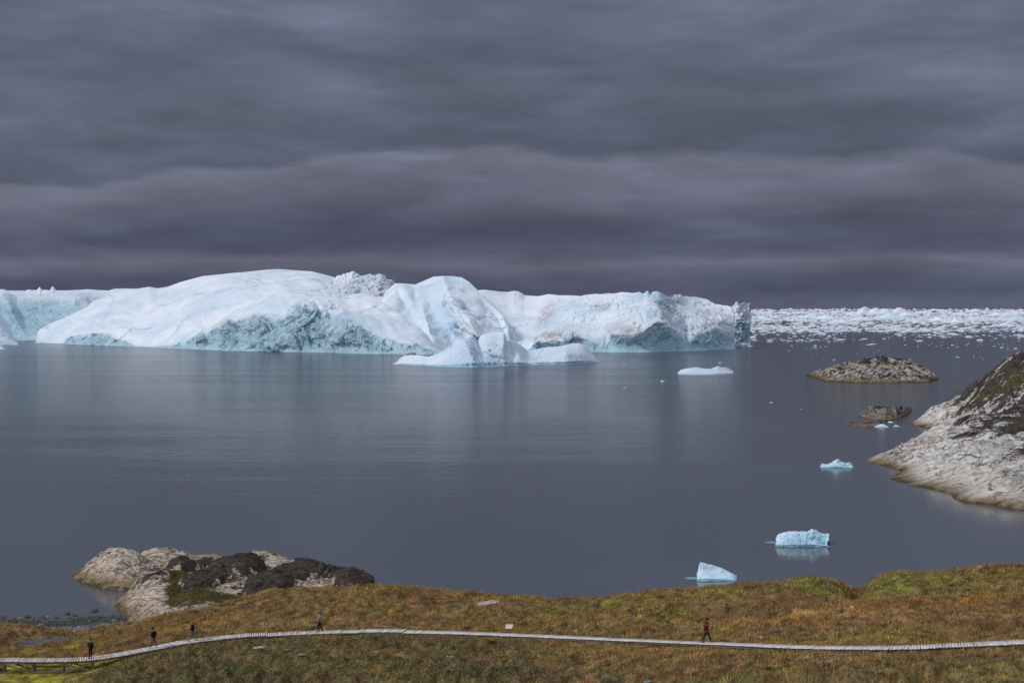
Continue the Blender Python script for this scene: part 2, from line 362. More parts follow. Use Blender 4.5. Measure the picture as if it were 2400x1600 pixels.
# ------------------------------------------------------------------ icebergs
ICE = ice_mat('glacier_ice'); FRONT = ice_mat('front_berg_ice', 1.6, (.90, .93, .97)); FLAT = ice_mat('flat_floe_ice', 4., (.84, .86, .88), small=True)
def berg(name, sky_, base_, cliff_, label=None, cat='iceberg', parent=None, W_=220., Wb=180., cd=8., uc=5., p=1.6,
         amp=1.2, camp=3.2, rough=.15, nC=90, nB=40, step=.8, seed=0., k=1.0, mat=None, teal=(), dirt=(), D_=None, crough=1., lean=0., ramp_amp=0., ridges=(), group=None, bmp=1., ssig=22., fac=None, endx=0.):
    fs1 = interp(sky_); fb = interp(base_)
    x0, x1 = sky_[0][0], sky_[-1][0]
    px = np.arange(x0, x1+step*.5, step); nc = len(px)
    ys = fs1(px); yb = fb(px)
    kr = np.exp(-.5*(np.arange(-3*ssig, 3*ssig+step, step)/ssig)**2); kr /= kr.sum(); hp_ = len(kr)//2
    sm_ = lambda q: np.convolve(np.pad(q, (hp_, len(kr)-1-hp_), mode='reflect', reflect_type='odd'), kr, 'valid') if len(q) > len(kr) else q
    ysm = sm_(ys); yb0 = yb; yb = sm_(yb); Db = H*F/(yb-Y0) if D_ is None else np.full(nc, float(D_))
    yc = interp(cliff_)(px) if cliff_ else yb-.15*(yb-ys)
    yc = np.minimum(yc, yb-.4); yc = np.maximum(yc, ys+.02*(yb-ys))
    Wc = W_(px) if callable(W_) else np.full(nc, W_)
    Wbk = sm_(Wb(px)) if callable(Wb) else np.full(nc, float(Wb))
    Wc = np.maximum(sm_(Wc), 2/k) if callable(W_) else Wc; ycs = sm_(yc)
    YY, DD, CL, TT = [], [], [], []
    ppm = F/Db.mean()
    for t in (1., .5):                                # under water
        YY.append(yb+t*4*ppm/k**0 *(1/k)); DD.append(Db+uc*.3); CL.append(np.ones(nc)); TT.append(np.zeros(nc))
    for t in np.linspace(0, 1, nB):
        YY.append(yb+(yc-yb)*t); DD.append(Db+cd*t+uc*np.sin(math.pi*min(1, t*1.1))*(1-t)); CL.append(np.full(nc, 1.)*(1-t**6*.6)); TT.append(np.full(nc, 0.))
    for t in np.linspace(0, 1, nC+1)[1:]:
        g4 = t**3; gc_ = min(1, t*3.5); gc_ = gc_*gc_*(3-2*gc_); yq = yc*(1-gc_)+ycs*gc_; yv = np.clip(yq+(ysm*(1-g4)+ys*g4-yq)*t, ys, np.maximum(yc-.06*(yc-ys)*t, ys)); YY.append(yv); DD.append(Db+cd+Wc*t**p); CL.append(np.full(nc, .0)+.35*max(0, 1-t*14)); TT.append(np.full(nc, t))
    z_s = H-DD[-1]*(YY[-1]-Y0)/F; Dl = DD[-1]
    Yf = np.array(YY); Df = np.array(DD)
    Zf = H-Df*(Yf-Y0)/F; Xf = Df*(px-1200)/F
    nb = 26
    Zb, Dbk = [], []
    for i in range(1, nb+1):
        t = i/nb
        Dbk.append(Dl+Wbk*t); Zb.append((z_s+4/k)*np.cos(t*math.pi/2)**1.2*1.0-4/k - Wbk*t*.02)
    Dbk = np.array(Dbk); Zb = np.array(Zb); Xb = Dbk*(px-1200)/F
    X = np.vstack([Xf, Xb]); Yw = np.vstack([Df, Dbk]); Z = np.vstack([Zf, Zb])
    CLm = np.vstack([np.array(CL), np.zeros((nb, nc))]); Tm = np.vstack([np.array(TT), np.ones((nb, nc))])
    # large forms given as ridges: (px, py, radius px, radius py, metres towards viewer)
    PXX = np.vstack([np.tile(px, (len(YY), 1)), np.tile(px, (nb, 1))]); PYY = np.vstack([Yf, np.full((nb, nc), -999.)])
    for (rx, ry, sx, sy, h, an, *shp) in ridges:
        ca, sa = math.cos(an), math.sin(an); u = (PXX-rx)*ca+(PYY-ry)*sa; v = -(PXX-rx)*sa+(PYY-ry)*ca
        g = np.exp(-np.sqrt((u/sx)**2+.02)-(v/sy)**2) if shp else np.exp(-(u/sx)**2-(v/sy)**2)
        dD = -h*g; sc = (Yw+dD)/Yw
        X = X*sc; Z = H+(Z-H)*sc; Yw = Yw+dD
    # normals
    Pm = np.stack([X, Yw, Z], -1)
    du = np.gradient(Pm, axis=1); dv = np.gradient(Pm, axis=0)
    N = np.cross(dv, du); N /= (np.linalg.norm(N, axis=-1, keepdims=True)+1e-9)
    front = (N[..., 1] > 0) & (Tm < .5); N[front] *= 1
    sgn = np.where((N*np.array([0, -.5, 1.])).sum(-1) < 0, -1, 1); N *= sgn[..., None]
    a = (X+seed*91)*k; b = Yw*k; c = Z*k
    rd = rough if not callable(rough) else rough(PXX, PYY)
    big = (fbm(a/55, b/80, c/30, 4)+.9*fbm(a/120+4, b/160, c/60, 3))*amp*3.
    cli = (ridged(a/22+fbm(a/30, c/30, b/50, 2)*.8, b/30, c/26, 6, .55)-.45)*camp
    fc = facets(a/17+.25*fbm(a/15, b/15, c/15, 2), b/22, c/13, 1.1)
    fc2 = facets(a/6.5+.3*fbm(a/9, b/9, c/9, 2), b/8, c/5.5, 1.1)
    cli = cli*.62+(fc*1.5+fc2*.55)*camp*.62
    rub = (fc*.75+fc2*.75)*(1 if fac is None else fac)+.5*(ridged(a/16, b/18, c/14, 5, .5)-.45)+.5*(ridged(a/9+fbm(a/20, c/20, 3, 2), b/14, c/30, 3, .5)-.45)
    big = big*(1-.85*sstep(.72, 1., Tm))
    dsp = (big*(.35+.65*np.clip(Tm*4, 0, 1)*(Tm<1)+.0) + cli*CLm*crough + rub*rd*3.2)/k
    if endx: Pm[..., 0] += endx*fbm(c/9+seed, b/30, 4.1, 4)*sstep(-1/k, 3/k, Z)
    dsp = np.where(Tm >= 1, dsp*.6, dsp)*sstep(-1/k, 5/k, Z)
    edge = np.clip(np.minimum(PXX-x0, x1-PXX)/(6*step+3), 0, 1)
    Pm = Pm+N*(dsp*edge)[..., None]
    def blobmask(lst, wob=.35):
        m = np.zeros_like(X)
        for (bx, by, sx, sy, s_, *an) in lst:
            an = an[0] if an else 0; ca, sa = math.cos(an), math.sin(an)
            u = (PXX-bx)*ca+(PYY-by)*sa; v = -(PXX-bx)*sa+(PYY-by)*ca
            m = np.maximum(m, s_*np.exp(-(u/sx)**2-(v/sy)**2))
        return m*np.clip(1+wob*fbm(a/12, b/20, c/10, 3), 0, 2)
    rdm = np.clip(np.maximum(CLm, np.broadcast_to(rd, X.shape))+.25*fbm(a/40, b/40, c/30, 2), 0, 1)*bmp
    return tag(np_mesh(name, Pm.reshape(-1, 3), grid_faces(*X.shape), mat or ICE, parent,
        attrs={'cliff': CLm*np.clip(.98+.3*fbm(a/30, b/30, c/15, 3), 0, 1), 'rough': rdm, 'teal': np.clip(blobmask(teal), 0, 1), 'dirt': np.clip(blobmask(dirt), 0, 1)}), label, cat if not parent else None, group)

def gb(lst):
    """roughness field from blobs (px, py, sx, sy, strength)"""
    def f(PX, PY):
        m = np.zeros_like(PX)
        for (bx, by, sx, sy, s_) in lst: m = np.maximum(m, s_*np.exp(-((PX-bx)/sx)**4-((PY-by)/sy)**4))
        return m
    return f

# the great dome with its cliff foot, the dirty rubble peak and the smooth mound: one berg
A = empty('iceberg', P(650, 824, DW(824)))
tag(A, 'huge white iceberg with a long smooth snow dome and a dirty rubble peak', 'iceberg')
base = [(83,805),(146,806),(238,809),(326,813.6),(435,817.7),(578,823),(714,825),(800,827),(878,829.6),(955,831),(1040,831)]
dome_sky = [(85,804),(88,780),(95,771),(102,766.7),(136,750),(170,736),(204,719),(218,705),(255,692),(289,681.6),(350,672),(369,675.5),(391,672.4),(425,660.5),(476,647),(544,641),
  (629,631.6),(656,630.6),(731,636),(789,651),(840,664),(900,700),(930,730),(965,770),(1000,800),(1034,822),(1040,830)]
dome_cliff = [(85,803),(146,805),(163,795.6),(185,788),(204,783.7),(230,785),(258,783.7),(275,794),(289,800.7),(326,812.6),(360,813),(391,809),(435,804),(455,791),(471,783.7),(483,790),(503,770),(520,766),(544,756.5),
  (570,746),(595,739.5),(629,746),(663,746),(680,726),(697,712),(724,714),(745,735),(771,748),(802,743),(835,761),(879,784),(919,796),(965,804),(1001,819),(1034,824),(1040,830)]
def cl_berg(*a, **k):
    o = berg(*a, **k)
    if k.get('parent'): o.location = -k['parent'].location
    return o
cl_berg('snow_dome', dome_sky, base, dome_cliff, parent=A, ssig=45, W_=interp([(85,60),(300,230),(650,330),(790,300),(900,120),(1040,20)]), Wb=160, p=1.35, cd=24, uc=1.5, amp=1.7, camp=4.6, nC=130, nB=70, step=.9,
     rough=gb([(600,760,130,22,.5),(740,740,60,40,.55)]), teal=[(741,752,9,16,1.),(700,722,8,16,.4),(560,800,120,14,.15),(110,768,6,5,.8)],
     ridges=[(150,745,70,6,9,-.28,1),(330,735,120,10,8,-.12,1),(520,690,120,12,9,-.1,1),(430,760,110,9,8,.06,1),(470,790,18,14,10,0),(640,800,60,25,10,0),(700,735,26,30,14,0),(820,790,60,22,12,.3),(700,660,160,10,6,-.1),(300,770,150,10,5,.1)], dirt=[(560,760,60,8,.35)])
peak_sky = [(735,742),(741,712),(750,700),(761,694),(764,676),(766,666),(776,660),(787,653.6),(793,647),(802,646),(812,643),(820,641),(830,639),(838,641),(845,645),(862,644),(884,647),(889,641),(898,647),(912,656),(922,665),(932,674),(944,700),(950,735)]
cl_berg('rubble_peak', peak_sky, [(700,752),(960,752)], None, parent=A, D_=1150, W_=90, Wb=90, p=1.2, cd=4, uc=0, amp=1.6, camp=2, rough=.75, ssig=8, nC=130, nB=10, step=.5, seed=3,
     dirt=[(865,705,45,14,1.,-.45),(830,725,40,12,1.,-.35),(905,675,22,14,.8),(815,690,50,25,.45)], teal=[(855,655,14,11,.7),(832,672,14,8,.3)], crough=.3)
mound_sky = [(790,765),(840,735),(880,706),(905,684),(927,664),(950,665),(973,667),(998,656),(1016,648),(1040,646.5),(1062,647),(1083,650),(1100,661),(1118,678),(1134,699.5),(1159,722),(1180,743),(1191,766),(1193,800),(1196,832)]
mound_base = [(700,836),(1000,832),(1040,838),(1300,838)]
cl_berg('snow_mound', mound_sky, mound_base, [(790,768),(835,764),(879,787),(919,800),(965,808),(1001,822),(1034,828),(1196,832)], parent=A, D_=1075, W_=interp([(790,30),(900,120),(1050,150),(1150,90),(1196,20)]), Wb=120, p=1.15, cd=3, uc=0, amp=2., camp=1, nC=130, nB=12, step=.6, seed=5,
     ridges=[(1052,690,26,70,46,-.35,1),(1105,765,24,60,44,-.6,1),(935,760,60,60,-12,.3),(1000,750,14,55,18,-.3),(960,700,12,40,12,-.5),(1062,800,26,40,-22,-.2),(1120,720,34,18,8,.5),(905,720,22,26,8,.2)],
     teal=[(975,730,35,40,.16),(1035,740,26,60,.26,-.3),(1075,770,24,40,.22)], rough=gb([(1075,770,35,60,.28),(1010,750,60,50,.12)]))

# long wall to the right
Bw = empty('iceberg', P(1480, 826, DW(826)))
tag(Bw, 'long blue-white ice wall with grey hollows at its foot and a blue notched crest', 'iceberg')
wall_sky = [(1090,700),(1100,682),(1118,680),(1134,678.6),(1172,683),(1190,684),(1205,681),(1216,683),(1223,686.7),(1230,692),(1261,694),(1287,689),(1312,692),(1340,692),(1363,694),(1380,690),(1399,688),(1415,690),(1419,688),(1440,688),(1458,684),(1481,687),(1498,685),(1508,688),(1513,684),(1517,680),(1521,684),(1525,690),(1529,683),
  (1542,681.6),(1555,688),(1567,694),(1580,690.5),(1588,692),(1595,689.5),(1602,694),(1634,695.6),(1659,702),(1677,715),(1700,716),(1714,719),(1720,730),(1724,745),(1721,765),(1720,786),(1722,818)]
wall_base = [(1090,822),(1236,823),(1394,825),(1493,826),(1598,823),(1722,818.5)]
wall_cliff = [(1090,821),(1236,819),(1251,801.5),(1292,799),(1320,798),(1338,785),(1358,789),(1394,801.5),(1419,814),(1437,784),(1480,785),(1506,778.6),(1532,757),(1545,755),(1557,755.6),(1583,773.5),(1600,796),(1608,806),(1616,797),(1634,786),(1672,772),(1690,774),(1708,778.6),(1722,776)]
cl_berg('ice_wall', wall_sky, wall_base, wall_cliff, parent=Bw, W_=interp([(1090,120),(1250,180),(1400,120),(1550,60),(1650,80),(1722,20)]), Wb=interp([(1090,150),(1500,120),(1722,30)]), p=1.2, cd=7, uc=3.5, amp=1.3, camp=3.2, crough=.42, nC=140, nB=70, step=.6, seed=9,
     ridges=[(1545,706,22,34,9,-.15),(1470,760,60,30,10,0),(1380,740,70,26,8,.2),(1655,745,50,20,12,.1),(1605,780,8,30,-12,0),(1428,800,8,24,-8,0),(1230,735,80,16,-14,.15),(1270,790,60,16,8,0)],
     rough=gb([(1340,750,60,40,.32),(1450,730,90,45,.42),(1550,730,50,50,.6),(1640,750,70,45,.38),(1290,790,80,14,.6)]),
     teal=[(1475,806,38,20,.5),(1555,798,44,34,.55),(1665,802,48,24,.45),(1340,805,40,16,.35),(1545,705,24,26,.75,-.2),(1500,712,32,24,.3),(1525,735,14,20,.4),(1330,765,60,14,.3),(1370,750,30,26,.2),(1380,818,40,8,.5),(1490,815,60,8,.35),(1600,740,20,40,.2),(1400,800,30,10,.4)],  # foot hollows darkened in the colour in place of a deep undercut
     dirt=[(1290,783,45,8,.9),(1280,735,16,30,.7,.6),(1415,722,22,10,.7),(1470,775,50,8,.6),(1575,720,30,30,.45),(1650,765,45,10,.6),(1440,765,30,10,.4),(1650,735,60,20,.3)], )
berg('iceberg', [(1716,806),(1717,722),(1724,715),(1729,708),(1731,710),(1740,711),(1745,707.5),(1752,706.5),(1757,709),(1760,716),(1763,728),(1764,760),(1765,789),(1761,803),(1759,808)],
     [(1710,809),(1770,808)], [(1716,807),(1718,760),(1740,735),(1760,770),(1765,806)], label='narrow grey-white ice pillar right of the long iceberg wall',
     W_=14, Wb=40, cd=8, uc=2, p=1., amp=1., camp=2.4, rough=.7, endx=2., step=.3, nC=60, nB=60, seed=21, teal=[(1738,745,5,20,.4)], dirt=[(1745,730,20,30,.4)])
# left background
berg('iceberg', [(-160,700),(-120,676),(-60,670),(0,677.5),(20,682),(44,682),(60,683),(64,681),(68,678),(75,680),(82,681),(90,681),(92,672),(94,672.5),(96,681),(108,680),(119,681),(122,672),(124,671.5),(128,676),(131,681),(136,681.6),(170,680),(204,678),(255,681),(265,678),(272,676.5),(300,676),(316,676.5),(380,682),(460,790)],
     [(-160,798),(240,797),(460,797)], [(-160,770),(-20,690),(0,685),(20,687),(40,698),(100,702),(140,704),(175,702),(204,714),(215,725),(225,796),(460,796)],
     label='pale blue iceberg with small spikes on its rim, left behind the dome', W_=260, Wb=200, cd=70, uc=0, p=.9, amp=1.2, camp=1.0, rough=.1, seed=31, nC=60, nB=70, step=.7,
     teal=[(60,740,80,40,.25),(10,760,12,40,.5,-.5)], ridges=[(30,735,10,50,14,-.5),(150,720,50,16,-10,0)], crough=.6)
berg('iceberg', [(-90,808),(-60,720),(-30,708),(0,732.6),(10,747),(20,763),(30,782),(42.5,806)], [(-90,809),(42.5,808)], None,
     label='steep white ice slope cut by the left edge of the view', W_=30, Wb=60, cd=5, uc=0, p=1., amp=.6, camp=.6, seed=37, step=.4, nC=60, nB=20, rough=.08)
berg('iceberg', [(-60,818),(-30,795),(0,807.5),(6,812),(12,818)], [(-60,818.5),(12,818.5)], None, label='small low white ice tip at the left edge, touching the water', W_=10, Wb=16, cd=2, uc=0, p=1., amp=.3, camp=.3, seed=38, step=.3, nC=20, nB=8, rough=.05)
berg('ice_chunk', [(82,803.5),(86,798),(92,797),(98,800),(101,803.5)], [(82,804),(101,804)], None, label='small white ice chunk at the left foot of the great snow dome', cat='ice chunk', W_=5, Wb=8, cd=2, uc=0, p=1., amp=.3, camp=.3, seed=39, step=.3, nC=12, nB=8, rough=.1)
# front berg
Fb = empty('iceberg', P(1150, 859, DW(859)))
tag(Fb, 'grey-white iceberg with a split tilted peak, floating in front of the great dome', 'iceberg')
fsky = [(985,855),(1001,837),(1029,827),(1057,812),(1083,795),(1100,789),(1113,784),(1116,788),(1119,791),(1134,782),(1155,779),(1172,777.5),(1177,776.5),(1182,779),(1186,788),(1188.5,799),(1205,800),(1213,803),(1225,812),(1236,821),(1238,822),(1276,814),(1317,810.5),(1330,807),(1343,804),(1358,804),(1368,809),(1378.6,817),(1392,830),(1400,840),(1405,846)]
fbase = [(921,853),(985,856),(1001,857),(1032,860),(1108,861.5),(1180,858.5),(1241,855),(1327,854),(1370,851),(1405,847.5)]
cl_berg('ice_peak', fsky, fbase, None, parent=Fb, W_=interp([(985,8),(1110,36),(1190,30),(1240,34),(1340,30),(1405,8)]), Wb=interp([(985,10),(1150,50),(1405,20)]), cd=3, uc=1.5, p=1.05, amp=.4, camp=1.4, ssig=4, nC=110, nB=24, step=.4, seed=41, k=2.,
     ridges=[(1122,812,10,34,-14,-.38,1),(1097,815,14,40,9,-.5,1),(1182,800,10,24,10,-.05,1),(1196,815,8,26,-8,-.1,1),(1150,838,34,6,-5,.35,1),(1215,830,14,20,6,-.5,1),(1330,825,30,14,5,.2,1),(1090,820,25,25,5,.5),(1195,830,10,30,-4,-.3),(1300,830,60,10,3,0),(1165,838,30,5,-2.5,.35)], mat=FRONT, rough=gb([(1120,830,80,40,.26),(1320,835,60,20,.12)]), teal=[(1095,835,70,26,.16),(1165,812,30,14,.14),(1108,859,140,2.5,.6),(1340,852,60,2.5,.8),(1150,845,40,14,.12)])
cl_berg('ice_lump', [(919,852),(930,848),(938,840),(947,834),(960,832),(985,832.5),(1001,836),(1010,850)], [(919,853),(1010,857)], None, parent=Fb, W_=12, Wb=16, cd=2, uc=1, p=1.1, amp=.5, camp=.6, nC=40, nB=16, step=.4, seed=43, k=3., rough=.35, mat=FRONT)
# flat floe
berg('ice_floe', [(1587,877),(1589,872),(1596,866),(1610,863),(1632,860),(1648,863),(1665,864),(1675,860),(1683,857.8),(1692,861),(1700,860),(1710,863),(1718,868),(1720,874)],
     [(1587,877.5),(1600,878),(1670,879),(1700,877),(1720,874.8)], None, label='flat white ice floe on open water, left of the rocky island', cat='ice floe', W_=14, Wb=12, cd=2, uc=1, p=1., amp=.35, camp=.4, nC=40, nB=14, step=.4, seed=47, k=4., rough=.1, bmp=.8, mat=FLAT)

# near bergy bits (strong relief at metre scale)
SI = ice_mat('small_ice', 14., (.78, .93, .98), small=True)
def bit(sky_, base_y, label, seed, W_=2.5, Wb=2., rough=.3, teal=(), foot=None, k=14., step=.35, amp=.5, camp=1.4, name='iceberg', cat='ice chunk', uc=.3, **kw):
    D = DW(base_y)
    b_ = [(sky_[0][0]-1, base_y), (sky_[-1][0]+1, base_y)]
    if foot is None:
        return berg(name, sky_, b_, None, label=label, cat=cat, W_=W_, Wb=Wb, cd=.3, uc=uc, p=1., amp=amp, camp=camp, nC=50, nB=18, step=step, seed=seed, k=k, rough=rough, teal=teal, mat=SI, **kw)
    r = empty(name, P((sky_[0][0]+sky_[-1][0])/2, base_y, D)); tag(r, label, cat)
    cl_berg('ice_body', sky_, b_, None, parent=r, W_=W_, Wb=Wb, cd=.3, uc=uc, p=1., amp=amp, camp=camp, nC=60, nB=26, step=step, seed=seed, k=k, rough=rough, teal=teal, mat=SI, **kw)
    for (fx0, fx1, fy) in foot:                        # flat teal sheet on the water, standing in for the submerged ice foot
        c = P((fx0+fx1)/2, fy, DW(fy)); a_ = (fx1-fx0)/2*c[1]/F; n_ = 28
        pts = [(0, 0, .02)] + [(a_*math.cos(2*math.pi*i/n_)*(1+.08*math.sin(5*i)), .62*a_*math.sin(2*math.pi*i/n_)*(1+.15*math.sin(3*i+1)), .004) for i in range(n_)]
        fo = np_mesh('submerged_foot_sheet', np.array(pts)+np.array([c[0], c[1], 0]), [(0, 1+i, 1+(i+1) % n_) for i in range(n_)], TEAL, r)
        fo.location = -r.location
    return r
TEAL = plain('submerged_foot_tint', (.20, .36, .40), .3, .2, 1.)
bit([(1818,1278),(1819,1264),(1820,1253),(1824,1250),(1832,1249),(1837,1245),(1845,1246),(1860,1245),(1880,1246),(1893,1247),(1898,1243),(1903,1239),(1909,1239),(1917,1244),(1924,1249),(1936,1250),(1941,1249),(1945,1254),(1944,1268),(1943,1281)], 1281,
    'pitted turquoise chunk of ice with a knob on top, largest near chunk', 51, teal=[(1865,1270,30,6,.55),(1930,1268,12,12,.8),(1900,1262,14,5,.5),(1885,1279,40,4,.9)], rough=.5, foot=[(1793,1832,1270)], W_=2.2, amp=1.6, camp=3.6, k=11., endx=.34, ssig=6)
bit([(1633,1358),(1634,1345),(1637,1332),(1638,1328),(1636,1326),(1640,1321),(1639,1316.5),(1650,1318),(1670,1324),(1690,1330),(1704,1337),(1712,1342),(1718,1343),(1722,1346),(1727,1349),(1727,1359)], 1361,
    'white wedge of ice with a slanting top, closest to the grassy shore', 53, teal=[(1660,1331,16,5,.25),(1690,1357,40,3,.6)], rough=.12, foot=[(1604,1645,1354)], W_=1.6, camp=1.8, amp=1.2, k=8., endx=.1, ssig=6)
bit([(1922,1095),(1925,1085),(1930,1087),(1938,1088),(1948,1084),(1956,1079),(1964,1076),(1972,1081),(1980,1086),(1990,1084),(1996,1089),(2000,1094)], 1096,
    'jagged turquoise piece of ice left of the rocky headland', 55, teal=[(1960,1093,40,4,.6),(1985,1090,16,6,.5)], rough=.5, foot=[(1916,1930,1094),(1990,2002,1093)], W_=2., camp=5., amp=2., k=9., endx=.25, ssig=6)
bit([(2049,1000.5),(2054,997),(2062,994),(2070,993),(2078,997),(2084,1000.5)], 1001.5, 'light blue ice dome beside the low dark skerry', 57, teal=[(2067,999,20,3,.5)], rough=.05, k=5., amp=.2, camp=.3)
bit([(2092,999.5),(2097,996),(2102,995),(2107,998),(2118,999.5)], 1000, 'small light blue ice piece right of the blue ice dome', 58, teal=[(2102,998,12,3,.5)], rough=.05, k=5., amp=.2, camp=.3)
bit([(2079,990),(2083,987.5),(2088,987),(2096,990)], 990.5, 'sliver of white ice under the rocky skerry', 59, rough=.05, k=5., amp=.2, camp=.3)
for i, (x, y, w_, h_, lb) in enumerate([(1553,894,14,6,'small white ice lump below the flat floe'), (1688,850,13,3,'thin white ice piece just above the flat floe'), (1465,909,11,3,'small ice piece on dark water below the right part of the front iceberg'),
        (1605,1074,12,3,'lone ice fragment in the middle of the bay'), (1852,1096,15,2.5,'flat ice fragment left of the jagged turquoise piece'), (1605,957,12,2,'faint ice fragment between the flat floe and the bay middle'),
        (1725,961,9,2,'tiny ice fragment in the row below the flat floe, its middle one'), (1808,944,12,4,'small ice fragment straight left of the rocky skerry'), (1878,959,12,2.5,'thin ice fragment closest to the rocky skerry on its left'),
        (1463,852,7,2,'tiny ice crumb right of the front iceberg'), (1482,845,8,2,'small white crumb close under the three caves'), (1640,852,5,2,'tiny crumb above the left half of the flat floe'),
        (1955,843,9,3,'white ice fragment above the left side of the rocky island'), (2245,837,12,3,'white ice fragment above the right headland slope'), (2135,842,9,2,'small white fragment above the rocky island crown'),
        (32,984,7,2,'tiny ice fragment alone near the left edge'), (1392,845,8,2,'tiny crumb touching the right tip of the front iceberg'),(300,884,9,2,'tiny white fragment on the ripple line below the great dome')]):
    bit([(x-w_/2, y-.1), (x-w_*.25, y-h_*.4), (x-w_*.1, y-h_*.55), (x+w_*.2, y-h_*.3), (x+w_/2, y-.1)], y, lb, 60+i, rough=.1, k=6., amp=.1, camp=.1, step=.5, W_=2, Wb=2, name='ice_fragment', cat='ice fragment')

# ------------------------------------------------------------------ drifting ice field
T = NT('floe_ice'); p = T.pos(); n = T.noise(p, .05, 4); n_ = T.noise(p, .4, 3)
FLOE = T.fin(T.mix(T.ramp(n, [(.35, 0.), (.65, 1.)]), (.52, .61, .71), (.72, .77, .86)), .6, T.bump(n_, .4, 1.), .2)
def chunk(r, n=8, spiky=.3):
    """unit chunk: radius 1, height 1"""
    an = np.sort(np.arange(n)*2*math.pi/n + r.uniform(-.3, .3, n)); ra = r.uniform(.7, 1.1, n)
    b = np.stack([ra*np.cos(an), ra*np.sin(an), np.full(n, -.4)], 1)
    m = b*np.array([.93, .93, 0])+np.stack([0*an, 0*an, r.uniform(.1, .45, n)], 1)
    t = b*np.array([.5, .5, 0])+np.stack([0*an, 0*an, r.uniform(.35, .35+spiky*1.6, n)], 1)
    c = np.array([[r.uniform(-.2, .2), r.uniform(-.2, .2), r.uniform(.6, 1.)]])
    v = np.vstack([b, m, t, c]); f = []
    for i in range(n):
        j = (i+1) % n
        f += [(i, j, n+j), (i, n+j, n+i), (n+i, n+j, 2*n+j), (n+i, 2*n+j, 2*n+i), (2*n+i, 2*n+j, 3*n)]
    return v, np.array(f)
protos = [chunk(rng, rng.integers(7, 11), s) for s in (.05,.1,.1,.2,.2,.3,.4,.5,.6,.15,.25,.35)]
fl = []                                               # px, py(base), width px, height px
def scatter(n, y0, y1, w0, w1, hr, x0=1700, x1=2520, dens=None):
    for _ in range(n):
        y = rng.uniform(y0, y1); x = rng.uniform(x0, x1)
        if dens is not None and rng.random() > dens(x, y): continue
        w_ = w0*(w1/w0)**(rng.random()**1.6)
        fl.append((x, y, w_, max(.5, w_*hr*rng.uniform(.5, 1.4))))
band = lambda x, y: np.clip(.5+1.6*float(pnoise(x/170+3, y/9., 1.3))+.5*float(pnoise(x/50, y/4., 4.3)), 0.02, 1)
scatter(1500, 724.6, 734, 4, 16, .2)
scatter(2600, 732, 752, 5, 22, .17)
scatter(4600, 742, 778, 4, 26, .12, dens=lambda x, y: min(1, band(x, y)+.45))
scatter(2600, 765, 800, 3, 26, .11, dens=lambda x, y: band(x, y)*(1-(y-770)/45))
scatter(260, 795, 817, 4, 20, .13, dens=lambda x, y: band(x, y)*.5)
scatter(60, 812, 850, 2, 5, .2, dens=lambda x, y: .5)
# larger jagged bergs standing in the field
for (x, y, w_, h_) in [(2030,735,60,20),(2065,737,70,16),(2105,733,50,18),(2000,738,50,9),(1900,745,90,16),(1870,752,50,10),(1935,748,70,12),(1950,733,60,6),(2125,740,60,13),(2090,748,110,15),(2205,752,70,12),(2240,756,60,10),(2290,730,60,8),(2260,738,80,9),
        (2375,752,60,14),(2340,740,80,12),(2360,764,55,12),(1840,735,60,7),(1800,733,50,6),(1790,747,50,8),(1965,757,60,9),(2020,750,60,8),(2160,733,70,6),(2390,735,70,9),(2290,748,70,9),(2200,728,50,6)]:
    fl.append((x, y, w_, h_))
fl.sort(key=lambda q: -(q[2]*(q[3]+1.)*(1. if 1760 < q[0] < 2400 else .02)))
V, Fc, off = [], [], 0
proto_me = []
for v, f in protos:
    me = bpy.data.meshes.new('ice_floe'); me.from_pydata([tuple(q) for q in v], [], [tuple(map(int, q)) for q in f]); me.materials.append(FLOE); proto_me.append(me)
n_ind = 0
